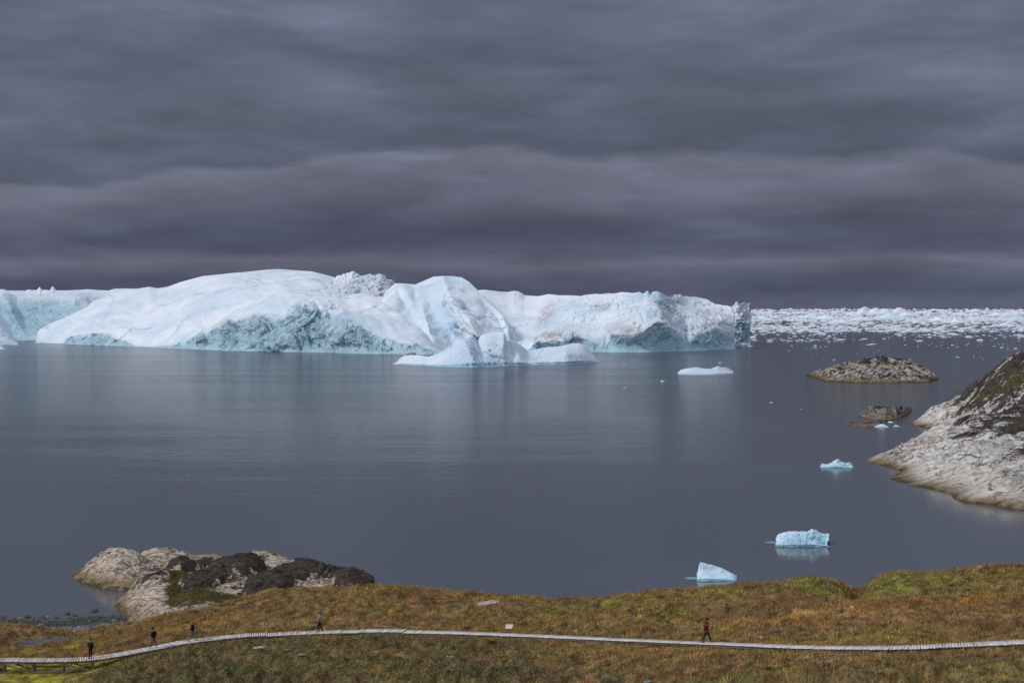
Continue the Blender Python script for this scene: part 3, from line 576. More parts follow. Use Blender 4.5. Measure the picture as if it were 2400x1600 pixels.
for i, (x, y, w_, h_) in enumerate(fl):
    D = DW(y); X, _, _ = P(x, y, D); sx = w_/2*D/F; sz = h_*D/F; k = int(rng.integers(0, 12)); rz = rng.uniform(0, 6.28)
    sy = sx*rng.uniform(.6, 1.2)
    if w_ > 40:                                       # a jagged berg of its own
        xs_ = np.linspace(x-w_/2, x+w_/2, 25); prof = .85*h_*np.clip(1-np.abs((xs_-x)/(w_/2))**1.1, 0, 1)*np.clip(.8+.6*np.array([float(pnoise(q/19., y*.37, 2.2)) for q in xs_]), .15, 1.2)
        where = 'left' if x < 1900 else 'middle' if x < 2160 else 'right'
        far = 'on the horizon' if y < 737 else 'in mid ice field' if y < 751 else 'in nearer ice field'
        berg('iceberg', [(a_, y-max(.05, b_)) for a_, b_ in zip(xs_, prof)], [(x-w_, y), (x+w_, y)], None,
             label=None, W_=sx*.5, Wb=sx*.5, cd=sx*.1, uc=0, p=1., amp=2.5, camp=1.2, nC=24, nB=10, step=w_/70, seed=i+100, k=1200/D, rough=.2, bmp=.3, cat='iceberg', ssig=4, group='jagged icebergs standing in the drifting ice field')
        o = bpy.context.scene.collection.objects[-1]
        o['label'] = f"jagged pale iceberg {far}, {where} part, {int((x-1765)/6.35)} percent right of the pillar"
        continue
    if n_ind < 285 and 1762 < x < 2402:
        o = bpy.data.objects.new('ice_floe', proto_me[k]); link(o); n_ind += 1
        o.location = (X, D, 0); o.scale = (sx, sy, sz); o.rotation_euler = (0, 0, rz)
        if y > 790: tag(o, 'small white floe adrift in open water at the front edge of the ice field', 'ice floe', 'floes at the front edge of the ice field')
        elif y > 760: tag(o, 'flat white floe in the loose bands of the ice field', 'ice floe', 'floes in the loose middle bands of the ice field')
        else: tag(o, 'pale lumpy floe packed tight near the horizon', 'ice floe', 'floes packed near the horizon')
        continue
    v, f = protos[k]; c, s = math.cos(rz), math.sin(rz)
    q = v*np.array([sx, sy, sz]); q = np.stack([q[:, 0]*c-q[:, 1]*s+X, q[:, 0]*s+q[:, 1]*c+D, q[:, 2]], 1)
    V.append(q); Fc.append(f+off); off += len(v)
tag(np_mesh('pack_ice', np.vstack(V), np.vstack(Fc), FLOE, smooth=False), 'field of countless small white floes and brash ice under the horizon', 'pack ice', kind='stuff')

# ------------------------------------------------------------------ right headland, island, skerries
def pt(px, py, D): return P(px, py, D)
def wl(px, py, dz=-.3):
    q = P(px, py, DW(py)); return (q[0], q[1], dz)
hp = [wl(2135,988),wl(2165,1002),wl(2201,1008),wl(2030,1074),wl(2053,1089),wl(2095,1107),wl(2076,1125),wl(2110,1133),wl(2151,1143),wl(2221,1160),wl(2277,1179),wl(2340,1189),wl(2400,1197),
  pt(2400,833,400),pt(2347,851,400),pt(2319,876,400),pt(2277,913,403),pt(2238,935,408),pt(2215,949,409),pt(2168,973,410),pt(2400,1110,246),pt(2400,1000,290),pt(2400,920,340),
  pt(2300,1000,310),pt(2200,1055,285),pt(2201,1011,318),pt(2151,1036,305),pt(2081,1056,303),pt(2300,1110,258),pt(2200,1120,262),pt(2120,1100,285),pt(2400,1160,237),pt(2300,930,370),pt(2230,1000,345),pt(2250,965,385),
  wl(2120,1030,-2.5),wl(2140,1012,-1.5),wl(2175,1008,-.8),wl(2100,1000,-3),wl(2120,985,-2.5),wl(2090,1040,-1.5),wl(2050,990,-4),wl(2060,1050,-2.),(85,330,-4),(70,310,-4),(60,290,-4),(60,260,-4),(80,235,-4),(100,215,-5),(140,205,-5),(105,430,-3),(125,425,-3),(150,440,0),(170,440,8),(110,400,-2.5) ,(85,380,-4),(90,300,4.2),
  (200,240,10),(200,290,17),(200,350,24),(210,420,26),(250,240,14),(250,400,30),(200,470,6),(250,500,0),(180,205,-4),(250,200,-2),(140,470,-6),(70,220,-6),(60,450,-8)]
ht = TPS(hp, .0003)
xs = np.arange(60, 262, .42); ds = np.arange(205, 500, .55)
ds = ds[ds < 500]; X, D = np.meshgrid(xs, ds)
Z = ht(X, D)
# banded slabs running down to the left
th = .62; u = X*math.cos(th)+D*math.sin(th); v_ = -X*math.sin(th)+D*math.cos(th)
slab = ridged(u/26+3, v_/6.5, 0, 5, .55); lumps = fbm(X/14, D/14, 0, 4)
land = sstep(.2, 3., Z)
Z = Z + land*((slab-.3)*.95*np.clip(Z/3, .25, 1)+lumps*1.3*np.clip(Z/5, .2, 1.3)-.1+facets(u/9+.2*fbm(X/6, D/6, 1, 2), v_/3.2, Z/6, 1.)*.75*np.clip(Z/3, .25, 1)) + (ridged(X/5, D/6, 3, 5, .6)-.4)*.42*land*np.clip(Z/2, .3, 1)
drk = sstep(3.6, 9.5, Z)*.72+.32*fbm(X/18, D/22, 5, 3)+.35*fbm(u/14, v_/3, 7, 4)
PX = 1200+F*X/D; PY = Y0+F*(H-Z)/D
grn = sstep(7, 12, Z)*(.18+.5*fbm(u/16, v_/4.5, 9, 3))
for (gx, gy, sx, sy, s_) in [(2340,905,70,9,.75),(2285,930,25,7,.7),(2385,870,30,10,.7),(2350,1015,20,8,.8),(2375,1085,14,14,.5),(2395,895,40,10,.8)]:
    grn = np.maximum(grn, .85*s_*np.clip(1+.9*fbm(X/5, D/5, 2, 3), 0, 1.3)*np.exp(-((PX-gx+(PY-gy)*2)/sx)**2-((PY-gy+(PX-gx)*.35)/sy)**2))
tag(np_mesh('headland', np.stack([X, D, Z], -1).reshape(-1, 3), grid_faces(*X.shape), rock_mat('headland_rock', .38, (.66, .62, .59), .95, -.62, .42), attrs={'dark': drk, 'green': grn}), kind='structure')

ROCK = rock_mat('skerry_rock', .6, (.25, .225, .20), .45, .2)
def islet(name, sky_, base_, label, cat, depth, seed, amp=.6, dark=.2, green=0, step=.7, mat=None, tide=None):
    f1 = interp(sky_); fb = interp(base_); px = np.arange(sky_[0][0], sky_[-1][0]+step/2, step); nc = len(px)
    ys, yb = f1(px), fb(px); Db = DW(yb); rows = []; n1 = 50
    dep = depth*np.sqrt(np.clip((px-px[0])*(px[-1]-px), 0, None))/((px[-1]-px[0])/2)+.4
    X, Dm, Z = [], [], []
    for j in range(-3, n1+1):
        t = max(j, 0)/n1; D = Db+dep*t**1.1
        y = yb+(ys-yb)*t; z = H-D*(y-Y0)/F
        if j < 0: z = z+j*.8
        X.append(D*(px-1200)/F); Dm.append(D); Z.append(z)
    D1, z1 = Dm[-1].copy(), Z[-1].copy()
    for j in range(1, 25):
        t = j/24; D = D1+dep*t; X.append(D*(px-1200)/F); Dm.append(D); Z.append((z1+2.5)*math.cos(t*math.pi/2)-2.5)
    X, Dm, Z = map(np.array, (X, Dm, Z))
    dz = (ridged(X/7+seed, Dm/7, 0, 5, .5)-.4)*amp*.6+facets(X/3.3+.3*fbm(X/4, Dm/4, 1, 2), Dm/4, Z/3, 1.)*amp*.42 + .4*amp*fbm(X/2.5, Dm/2.5, seed, 3)
    Z = Z+dz*np.clip(Z/2+.4, .15, 1)
    dk = dark+.35*fbm(X/6, Dm/6, seed, 3)+sstep(Z.max()*.55, Z.max(), Z)*dark
    return tag(np_mesh(name, np.stack([X, Dm, Z], -1).reshape(-1, 3), grid_faces(*X.shape), mat or ROCK, attrs={'dark': dk, 'green': np.full(X.shape, float(green))+sstep(Z.max()*.6, Z.max(), Z)*green}), label, cat)
islet('rocky_island', [(1887,879.5),(1912,873),(1935,866),(1957,859),(1982,854),(2008,849.5),(2030,844),(2053,841),(2075,840),(2095,841),(2118,845),(2137,849.5),(2152,855),(2165,862),(2185,875),(2200,886)],
      [(1887,880.5),(1912,886),(1940,894),(1990,896),(2053,896.5),(2120,896),(2180,895),(2200,888)], 'rounded bare rock island with a dark crown, in the water beyond the headland', 'island', 34, 5, 1.7, .36, .12, mat=rock_mat('island_rock', .3, (.46, .42, .38), 1.2, .3))
islet('skerry', [(2011,972),(2022,964),(2040,958),(2058,955),(2075,956),(2090,961),(2100,960),(2112,957),(2122,955),(2133,957),(2137,960)], [(2011,974),(2025,979),(2050,984),(2075,987),(2100,982),(2125,972),(2137,961.5)], 'brown-grey wave-washed rock, larger of the two low rocks off the headland', 'rock', 9, 8, 1.7, .25)
islet('skerry', [(1983,993),(1995,989),(2010,991),(2025,991),(2035,988),(2050,989),(2063,988.5),(2073,992)], [(1983,994),(1995,998),(2030,1000),(2060,999),(2073,993)], 'long thin dark rock barely above water beside light blue ice', 'rock', 3, 9, .8, .6, step=.5)
islet('skerry', [(2233,911),(2245,908.5),(2256,909),(2263,911)], [(2233,911.7),(2248,912.5),(2263,911.8)], 'thin black rock line on the water beyond the headland shore', 'rock', 3, 10, .15, .9, step=.4)
islet('skerry', [(2176,955),(2181,951.5),(2187,951.5),(2192,955)], [(2176,956),(2184,958.5),(2192,956)], 'tiny dark round rock off the upper headland shore', 'rock', 2.5, 11, .2, .8, step=.3)

# ------------------------------------------------------------------ foreground ground
walk = [(-60,1546,109.3),(0,1545,110),(110,1545,110.5),(210,1542,111.2),(280,1532,112.2),(350,1519,113.5),(440,1502,115.5),(500,1495,116.4),(560,1489,117.2),(650,1484,117.8),(734,1480,118),(880,1477.5,117.6),(1050,1480,115.5),
  (1200,1486,112),(1350,1493,107.5),(1500,1499,102),(1660,1506,96.5),(1780,1511,93),(1900,1515,90.6),(2000,1516,89),(2100,1515.5,87.8),(2200,1512,87),(2300,1508,86.4),(2400,1503,86),(2600,1494,85.5),(3000,1482,84.5),(3500,1472,83)]
wk = np.array([P(*q) for q in walk])
# smooth resampling of the path
tt = np.concatenate([[0], np.cumsum(np.linalg.norm(np.diff(wk[:, :2], axis=0), axis=1))])
def crs(t):
    out = np.empty((len(t), 3))
    m = np.gradient(wk, tt, axis=0)
    i = np.clip(np.searchsorted(tt, t)-1, 0, len(tt)-2); h = tt[i+1]-tt[i]; s = ((t-tt[i])/h)[:, None]; h = h[:, None]
    return (2*s**3-3*s**2+1)*wk[i]+(s**3-2*s**2+s)*h*m[i]+(-2*s**3+3*s**2)*wk[i+1]+(s**3-s**2)*h*m[i+1]
path_t = np.arange(0, tt[-1], .5); path = crs(path_t)
gp = []
for q in walk:
    x, y, z = P(*q); gp.append((x, y, z-(.95 if q[0] < 215 else .45 if q[0] < 300 else .3)))
for q in [(0,1600,107),(100,1600,106),(200,1600,103.5),(300,1565,108),(400,1600,99.5),(700,1600,96.5),(1000,1600,93),(1300,1600,89),(1600,1600,84.5),(2000,1600,79.5),(2400,1600,77.5),
          (700,1540,106),(1100,1545,102),(1500,1550,93.5),(1900,1560,85),(2300,1555,81.5),
          # beyond the walk
          (60,1505,129.5),(120,1502,130),(200,1515,125),(0,1465,137),(0,1490,130),(60,1476,134),(140,1492,133),(0,1448,150),(150,1448,150),(270,1446,149.5),(80,1470,142),(200,1475,140),(250,1490,131.5),(300,1468,133),(380,1450,133.5),
          (420,1440,134),(500,1430,135.5),(600,1415,137.5),(700,1398,139.5),(800,1380,140.5),(880,1369,140),(600,1450,127),(850,1420,128),
          (1020,1377,138),(1122,1388,136),(1275,1398,132),(1428,1396,127),(1530,1387,125),(1633,1382,123),(1735,1367,123),(1837,1357,124),(1918,1350,125),(1960,1354,125.5),(2000,1392,118),(2051,1374,123),(2102,1354,126),(2194,1337,128),(2296,1323,130),(2400,1318,131),
          (1050,1430,127),(1300,1440,120),(1580,1420,113.5),(1650,1405,114.5),(1500,1450,108.5),(1850,1430,107),(2000,1430,107),(2200,1420,108.5),(2400,1410,110),(2100,1470,96.5),(2350,1460,97)]:
    gp.append(P(*q))
for px in (950, 1100, 1300, 1500, 1700, 1850, 2100, 2300, 2500): gp.append((150*(px-1200)/F, 150, .8)); gp.append((172*(px-1200)/F, 172, -5))
gp += [(-34,150,.5),(-28,150,2.5),(-20,150,3.3),(-30,165,-3),(-15,165,-4),(-45,165,-5),(-60,165,-4),(-45,155,-.9),(-55,155,-.9),(-75,152,-1),(-100,150,-2),(-100,135,2.5),(-100,110,5),(-100,170,-5),
       (-60,90,7.),(-60,60,12),(-20,60,14.5),(20,60,14.5),(60,60,16.5),(100,60,18),(100,90,14),(100,130,11),(100,150,2),(100,172,-6),(-20,78,10.),(15,72,12.2),(-100,60,13),(0,30,22.5),(-60,30,21),(60,30,24),
       (0,5,32.),(0,-10,33),(-60,0,30),(60,0,32),(0,-60,40),(-100,-60,38),(100,-60,42),(180,60,24),(180,140,10),(-180,60,10),(-180,140,0),(180,0,36),(-180,0,26),(0,200,-9),(-150,190,-8),(150,190,-9),(40,165,-4)]
gt = TPS(gp, .0004)
def axis(a, b, c, d_, f, g): return np.concatenate([np.arange(a, b, g), np.arange(b, c, f), np.arange(c, d_, g)])
gx = axis(-200, -60, 60, 200, .2, 3.); gy = axis(-80, 72, 160, 215, .2, 2.5)
X, D = np.meshgrid(gx, gy); Z = gt(X, D)
PX = 1200+F*X/np.maximum(D, 5)
# hummocks: strong towards the camera side, soft grass swells beyond the walk
near_path = np.full(X.shape, 99.); dz_path = np.zeros(X.shape)
fi = np.where((gx > -75) & (gx < 75))[0]; fj = np.where((gy > 74) & (gy < 130))[0]
sub = np.ix_(fj, fi); Xs, Ds = X[sub], D[sub]
# distance to the walk (signed) using nearest sample along x
order = np.argsort(path[:, 0])
pyx = np.interp(Xs, path[order, 0], path[order, 1]); pzx = np.interp(Xs, path[order, 0], path[order, 2])
slope = np.gradient(path[order, 1], path[order, 0]); sl_ = np.interp(Xs, path[order, 0], slope)
dist = (Ds-pyx)/np.sqrt(1+sl_**2)
sd_ = np.full(X.shape, 99.); sd_[sub] = dist; pz = np.zeros(X.shape); pz[sub] = pzx
fineblend = sstep(74, 80, D)*sstep(-60, -57, X)*(1-sstep(57, 60, X))
front = (sd_ < 0) | (D < 84)
hum_zone = np.where(front & (sd_ > -98), 1., .0)
hum_zone = np.where((sd_ > 90) & (D < 100), 1., hum_zone)
left = 1-sstep(-10, 14, X)
ru = X*.80+D*.55; rv = -X*.45+D*.9
hum = np.clip(ridged(ru/3.2, rv/1.9, 0, 3, .5)-.1, 0, 2)
hmask = hum_zone*np.clip(left*1.15-.02+.5*fbm(X/9, D/9, 2, 2), 0, 1)*sstep(-1.2, -3.0, -np.abs(sd_)*1.0)
hmask = hum_zone*np.clip(left*1.0+.25+.6*fbm(X/9, D/9, 2, 2), 0, 1)*np.clip((np.abs(sd_)-1.0)/2.5, 0, 1)
wet = np.exp(-((X+41)/9)**4-((D-107)/4.5)**4)          # mossy hollow under the trestle
hmask = hmask*(1-wet)
land = sstep(.8, 2.2, Z)
soft = fbm(X/11, D/7, 3, 4)*.45+fbm(X/2.6, D/2.2, 5, 3)*.22
pathmask = np.clip((np.abs(sd_)-.9)/2.2, 0, 1)
Z = Z+hmask*(hum*.62+.13*fbm(X/1.1, D/.9, 4, 3))+soft*land*pathmask*fineblend+.05*fbm(X/.9, D/.9, 1, 2)*fineblend
# mounds of the skyline
for (px, py, Dm, rx, ry, h_) in [(1920,1372,124,2.8,3.5,.75),(1800,1372,123,6.,4.,.15),(2115,1350,125,2.8,4,.6),(2250,1350,127,9,5,.4),(1600,1400,117,7,3.,.12),(30,1480,133,5,3,.5)]:
    x_ = Dm*(px-1200)/F; Z = Z+h_*np.exp(-((X-x_)/rx)**2-((D-Dm)/ry)**2)
x_ = 119*(2000-1200)/F; Z = Z-2.1*np.exp(-np.abs((X-x_-(D-119)*.28)/1.0)**1.5-((D-127)/8)**4)
Z = Z-.42*sstep(112, 122, D)*sstep(0, 6, X)*(1-sstep(150, 155, D))-.12*sstep(112, 122, D)
# the walk: ground stays just under the deck
offs = np.where(PX < 200, 1.0, np.where(PX < 320, .26+.74*np.clip((320-PX)/120, 0, 1), .26-.15*sstep(700, 1200, PX)))
tgt = pz-offs; near = 1-sstep(.9, 2.6, np.abs(sd_))
Z = np.where(np.abs(sd_) < 2.6, Z*(1-near)+np.minimum(Z, tgt+.05)*near*.5+tgt*near*.5, Z)
Z = np.where((sd_ < -.7) & (sd_ > -9), np.minimum(Z, pz-.18+.17*np.abs(sd_)+.10*sstep(900, 1300, PX)), Z)
# pond hollow
pnd = P(93, 1501.5, 130.2)
pm = np.exp(-((X-pnd[0]-(D-pnd[1])*1.2)/1.9)**4-((D-pnd[1])/1.5)**4)
Z = Z*(1-pm)+(pnd[2]-.06)*pm
dbot = np.interp(PX, [-400,0,200,400,700,1000,1300,1600,2000,2400,2800], [109,107,103.5,99.5,96.5,93,89,84.5,79.5,77.5,76])
Z = np.where(D < dbot, np.minimum(Z, H-np.maximum(D, 0)*(1612-Y0)/F-.015*(dbot-D)), Z)
Zg = Z
def gz(x, y):
    x = np.asarray(x, float); y = np.asarray(y, float)
    i = np.clip(np.searchsorted(gx, x)-1, 0, len(gx)-2); j = np.clip(np.searchsorted(gy, y)-1, 0, len(gy)-2)
    s = np.clip((x-gx[i])/(gx[i+1]-gx[i]), 0, 1); t = np.clip((y-gy[j])/(gy[j+1]-gy[j]), 0, 1)
    return (Zg[j, i]*(1-s)+Zg[j, i+1]*s)*(1-t)+(Zg[j+1, i]*(1-s)+Zg[j+1, i+1]*s)*t
def hit(px, py, d0=72., d1=160.):
    """ground point seen at a photo pixel"""
    Dv = np.arange(d0, d1, .1); x = Dv*(px-1200)/F; z = gz(x, Dv); ray = H-Dv*(py-Y0)/F
    k = np.argmax(z >= ray) if (z >= ray).any() else len(Dv)-1
    return (x[k], Dv[k], z[k])

SPOTS = []      # (x, D, rx, rD, colour, strength)
def spot(px, py, rx, ry, colr, s=1.):
    q = hit(px, py); SPOTS.append((q[0], q[1], rx*q[1]/F, ry*q[1]/F*4., colr, s))
GREEN=(.125,.145,.045); OLIVE=(.115,.100,.040); BROWN=(.142,.106,.058); RUST=(.150,.094,.050); STRAW=(.225,.155,.078); OCHRE=(.215,.120,.030); MOSS=(.235,.220,.035); PURP=(.120,.085,.070); DGREEN=(.062,.075,.032)
for a in [(1600,1400,130,16,GREEN,.8),(1560,1450,60,14,GREEN,.7),(1400,1420,90,14,GREEN,.5),(1700,1390,40,14,GREEN,.6),(2060,1490,80,14,GREEN,.8),(1120,1440,70,10,OLIVE,.8),(860,1395,70,8,GREEN,.6),(1900,1380,80,20,OLIVE,.8),(1800,1370,60,12,PURP,.7),
          (2200,1415,160,10,OCHRE,.8),(1850,1450,100,14,OCHRE,.4),(2150,1360,180,22,GREEN,.9),(2330,1350,120,18,OLIVE,.8),(1890,1370,90,18,GREEN,.6),(2300,1470,120,14,OLIVE,.7),(2330,1580,90,22,GREEN,.5),(100,1590,130,26,MOSS,1.),(40,1565,90,18,MOSS,.95),(200,1560,60,10,MOSS,.7),(60,1530,25,10,MOSS,.7),(170,1515,14,9,MOSS,.9),
          (160,1500,60,8,GREEN,.7),(60,1520,60,10,PURP,.5),(330,1480,90,14,OLIVE,.6),(480,1460,140,12,OCHRE,.45),(650,1440,150,14,BROWN,.8),(700,1410,90,8,PURP,.6),(950,1400,120,14,RUST,.6),(1180,1395,60,8,PURP,.7),(1050,1570,220,24,DGREEN,.5),(500,1570,220,30,DGREEN,.55),
          (1450,1535,200,20,STRAW,.35),(1750,1540,250,16,BROWN,.6),(1950,1440,180,14,STRAW,.55),(2250,1440,150,12,STRAW,.5),(1600,1540,150,12,RUST,.35),(1700,1590,250,14,DGREEN,.5),(900,1530,140,14,OCHRE,.3)]:
    spot(*a)
def gcol(x, D, hm=None):
    """albedo of the tundra at plan positions"""
    n1 = fbm(x/6, D/5, 1.7, 4); n2 = fbm(x/2.1+9, D/1.8, 6.1, 4); n3 = fbm(x/.7, D/.6, 3.3, 3)
    m = lambda a, b, t: a*(1-t[..., None])+np.array(b)*t[..., None]
    c = np.zeros(x.shape+(3,))+np.array(BROWN)
    c = m(c, OLIVE, sstep(-.1, .5, n1)); c = m(c, RUST, sstep(.15, .6, n2)*.6); c = m(c, STRAW, sstep(.1, .7, -n2)*.55); c = m(c, PURP, sstep(.2, .7, -n1)*.6)
    for (sx, sy, rx, ry, cc, s_) in SPOTS:
        g = np.exp(-((x-sx)/rx)**2-((D-sy)/ry)**2)
        c = m(c, cc, np.clip(g*s_*(1+.7*n2), 0, 1))
    if hm is not None: c = m(c, (.085,.088,.042), np.clip(hm, 0, 1)*.7*sstep(-.4, .5, n2+.2))
    c = c*np.array([1.20,1.12,1.02])*np.clip(1+.85*n3[..., None], .25, 2.2)*np.clip(1+.38*n2[..., None]+.2*n1[..., None], .5, 1.6)
    # shingle beach
    z = gz(x, D); bz = (1-sstep(.75+.35*n2, 1.35+.35*n2, z))*sstep(132, 134, D)
    c = m(c, (.15,.15,.165), bz); c = c*(1-.55*((z < .35)*(D > 140))[..., None])
    return np.clip(c, .008, .6)
C = gcol(X, D, np.clip(hmask*hum, 0, 1))
T = NT('tundra'); p = T.pos()
n1 = T.noise(p, 5.5, 5, .7); n2 = T.noise(p, 1.4, 5, .65)
cc = T.mix(1., T.attr('Col', 'Color'), T.ramp(n1, [(.3, .5), (.5, 1.0), (.7, 1.8)]), 'MULTIPLY')
GROUND = T.fin(cc, .95, T.bump(n1, .9, .12, T.bump(n2, .6, .3)), .08)
tag(np_mesh('ground', np.stack([X, D, Z], -1).reshape(-1, 3), grid_faces(*X.shape), GROUND, colors=C.reshape(-1, 3)), kind='structure')
HM = np.clip(hmask*hum, 0, 1)
def samp(A_, x, y):
    i = np.clip(np.searchsorted(gx, x)-1, 0, len(gx)-2); j = np.clip(np.searchsorted(gy, y)-1, 0, len(gy)-2); return A_[j, i]

# pond
n_ = 30; pv = [(pnd[0], pnd[1], pnd[2])]+[(pnd[0]+2.4*math.cos(a)*(1+.2*math.sin(3*a))+1.1*math.sin(a), pnd[1]+1.0*math.sin(a)*(1+.2*math.cos(2*a)), pnd[2]) for a in np.linspace(0, 2*math.pi, n_, endpoint=False)]
T = NT('pond_water'); PONDM = T.fin((.05,.065,.10), .08, T.bump(T.noise(T.pos(), 3., 3), .08, .05), .5)
tag(np_mesh('pond', pv, [(0, 1+i, 1+(i+1) % n_) for i in range(n_)], PONDM), kind='structure')

# vegetation -----------------------------------------------------------------
T = NT('grass_blades'); GRASS = T.fin(T.attr('Col', 'Color'), .9, None, .1)
def blades(name, x, y, n_b, hgt, wid, lean, colf, label, cat='grass', spread=.12):
    n = len(x)
    xx = np.repeat(x, n_b)+rng.normal(0, spread, n*n_b); yy = np.repeat(y, n_b)+rng.normal(0, spread, n*n_b)
    z = gz(xx, yy)-.02; N = len(xx); an = rng.uniform(0, math.pi, N); la = rng.uniform(0, 2*math.pi, N)
    h = hgt*rng.uniform(.5, 1.2, N)*np.repeat(rng.uniform(.6, 1.3, n), n_b); le = lean*rng.uniform(.2, 1., N)*h
    wd = wid*rng.uniform(.6, 1.3, N)
    a = np.stack([xx-wd*np.cos(an), yy-wd*np.sin(an), z], 1); b = np.stack([xx+wd*np.cos(an), yy+wd*np.sin(an), z], 1)
    c = np.stack([xx+le*np.cos(la)+.05*h, yy+le*np.sin(la), z+h], 1)
    V = np.stack([a, b, c], 1).reshape(-1, 3); Fc = np.arange(3*N).reshape(-1, 3)
    cc = colf(np.repeat(x, n_b), np.repeat(y, n_b), N)
    cc = np.repeat(cc, 3, axis=0)
    return tag(np_mesh(name, V, Fc, GRASS, smooth=False, colors=cc), label, cat, kind='stuff')
def wedge(n, d0, d1, m=1.15):
    D = np.sqrt(rng.uniform(d0**2, d1**2, n)); x = D*.375*m*rng.uniform(-1, 1, n); return x, D
def sdist(x, y):
    py_ = np.interp(x, path[order, 0], path[order, 1]); s = np.interp(x, path[order, 0], slope); return (y-py_)/np.sqrt(1+s**2)
x, y = wedge(230000, 74, 146)
z = gz(x, y); ok = (samp(wet, x, y) < .25) & (samp(pm, x, y) < .02) & (z > 1.0+.3*fbm(x/2.1, y/2)) & (np.abs(sdist(x, y)) > .72) & (samp(pm, x, y) < .15) & (samp(HM, x, y) < .5)
den = .25+.75*sstep(-.5, .5, fbm(x/3, y/2.4, 8, 3)); ok &= rng.random(len(x)) < den
x, y = x[ok], y[ok]
def gc(xr, yr, N):
    c = gcol(xr, yr)*np.array([1.90, 1.66, 1.34])*rng.uniform(.5, 1.6, (N, 1)); s = rng.random(N) < .16
    c[s] = c[s]*.45+np.array([.30,.215,.115])*.75*rng.uniform(.6, 1.3, (s.sum(), 1))
    return c
blades('grass', x, y, 4, .26, .026, .6, gc, 'brown and green tundra grass covering the slope around the boardwalk')
# dwarf shrubs: leaf sized faces over the hummocks
x, y = wedge(420000, 74, 118); hmv = samp(HM, x, y); ok = (hmv > .22) & (rng.random(len(x)) < hmv*1.3) & (np.abs(sdist(x, y)) > 1.)
x, y = x[ok], y[ok]; N = len(x); z = gz(x, y)+rng.uniform(0, .16, N)
s = rng.uniform(.03, .075, N); t1 = rng.normal(size=(N, 3)); t1 /= np.linalg.norm(t1, axis=1)[:, None]; t2 = np.cross(t1, rng.normal(size=(N, 3))); t2 /= np.linalg.norm(t2, axis=1)[:, None]
Pc = np.stack([x, y, z], 1); V = np.stack([Pc-t1*s[:, None], Pc-t2*s[:, None]*.6, Pc+t1*s[:, None], Pc+t2*s[:, None]*.6], 1).reshape(-1, 3)
sp = sstep(-.2, .3, fbm(x/3.5, y/3., 4, 2))
cb = (1-sp)[:, None]*np.array([.095,.10,.045])+sp[:, None]*np.array([.125,.085,.045])
cb = 1.2*cb*rng.uniform(.45, 2.0, (N, 1)); lt = rng.random(N) < .08; cb[lt] = np.array([.24,.21,.14])*rng.uniform(.6, 1.2, (lt.sum(), 1))
tag(np_mesh('dwarf_shrubs', V, np.arange(4*N).reshape(-1, 4), GRASS, smooth=False, colors=np.repeat(cb, 4, axis=0)), 'low dark green dwarf shrub cushions on the slope below the boardwalk', 'shrubs', kind='stuff')
# cotton grass heads
cx, cy = [], []
for (a, b, c_, d_, n) in [(1280,1385,1492,1503,150),(600,740,1466,1476,130),(1900,2000,1545,1560,20),(480,640,1470,1480,30)]:
    for _ in range(n):
        q = hit(rng.uniform(a, b), rng.uniform(c_, d_))
        if abs(sdist(q[0], q[1])) > .8: cx.append(q[0]); cy.append(q[1])
cx = np.array(cx); cy = np.array(cy); N = len(cx); cz = gz(cx, cy)+rng.uniform(.15, .32, N); V = []; Fc = []
for i in range(N):
    r_ = rng.uniform(.022, .05); o8 = [(1,0,0),(-1,0,0),(0,1,0),(0,-1,0),(0,0,1.2),(0,0,-1)]
    V += [(cx[i]+a*r_, cy[i]+b*r_, cz[i]+c_*r_) for a, b, c_ in o8]
    Fc += [tuple(6*i+k for k in f) for f in ((0,2,4),(2,1,4),(1,3,4),(3,0,4),(2,0,5),(1,2,5),(3,1,5),(0,3,5))]
tag(np_mesh('cotton_grass', V, Fc, plain('cotton', (.62,.55,.42), .9, .15)), 'cream cotton grass heads beside the boardwalk', 'cotton grass', kind='stuff')

# ------------------------------------------------------------------ stones
def stone_mesh(name, mat, seed, flat=.6, n=3):
    bm = bmesh.new(); bmesh.ops.create_icosphere(bm, subdivisions=n, radius=1.)
    co_ = np.array([v.co for v in bm.verts]); q = co_*1.1+seed*7.7
    r_ = 1+.28*fbm(q[:, 0], q[:, 1], q[:, 2], 3)
    # a few cut planes
    rr = np.random.default_rng(seed)
    P_ = co_*r_[:, None]
    for _ in range(6):
        nn = rr.normal(size=3); nn /= np.linalg.norm(nn); dd = rr.uniform(.62, .85); k = P_@nn
        P_ = P_-np.where(k > dd, k-dd, 0)[:, None]*nn*.85
    for v, c in zip(bm.verts, P_): v.co = (c[0], c[1]*.8, c[2]*flat)
    me = bpy.data.meshes.new(name); bm.to_mesh(me); bm.free(); me.materials.append(mat)
    return me
STD = plain('wet_stone', (.050,.045,.038), .6, .4, 2.5, .4); STG = plain('grey_stone', (.19,.185,.18), .8, .35, 3.); STP = plain('pale_stone', (.42,.37,.33), .85, .3, 2.5)
dm = [stone_mesh('boulder', STD, s_, .55) for s_ in (1,2,3,4)]; gm_ = [stone_mesh('boulder', STG, s_, .6) for s_ in (5,6)]; pmh = [stone_mesh('stone', STP, s_, .5) for s_ in (7,8,9)]
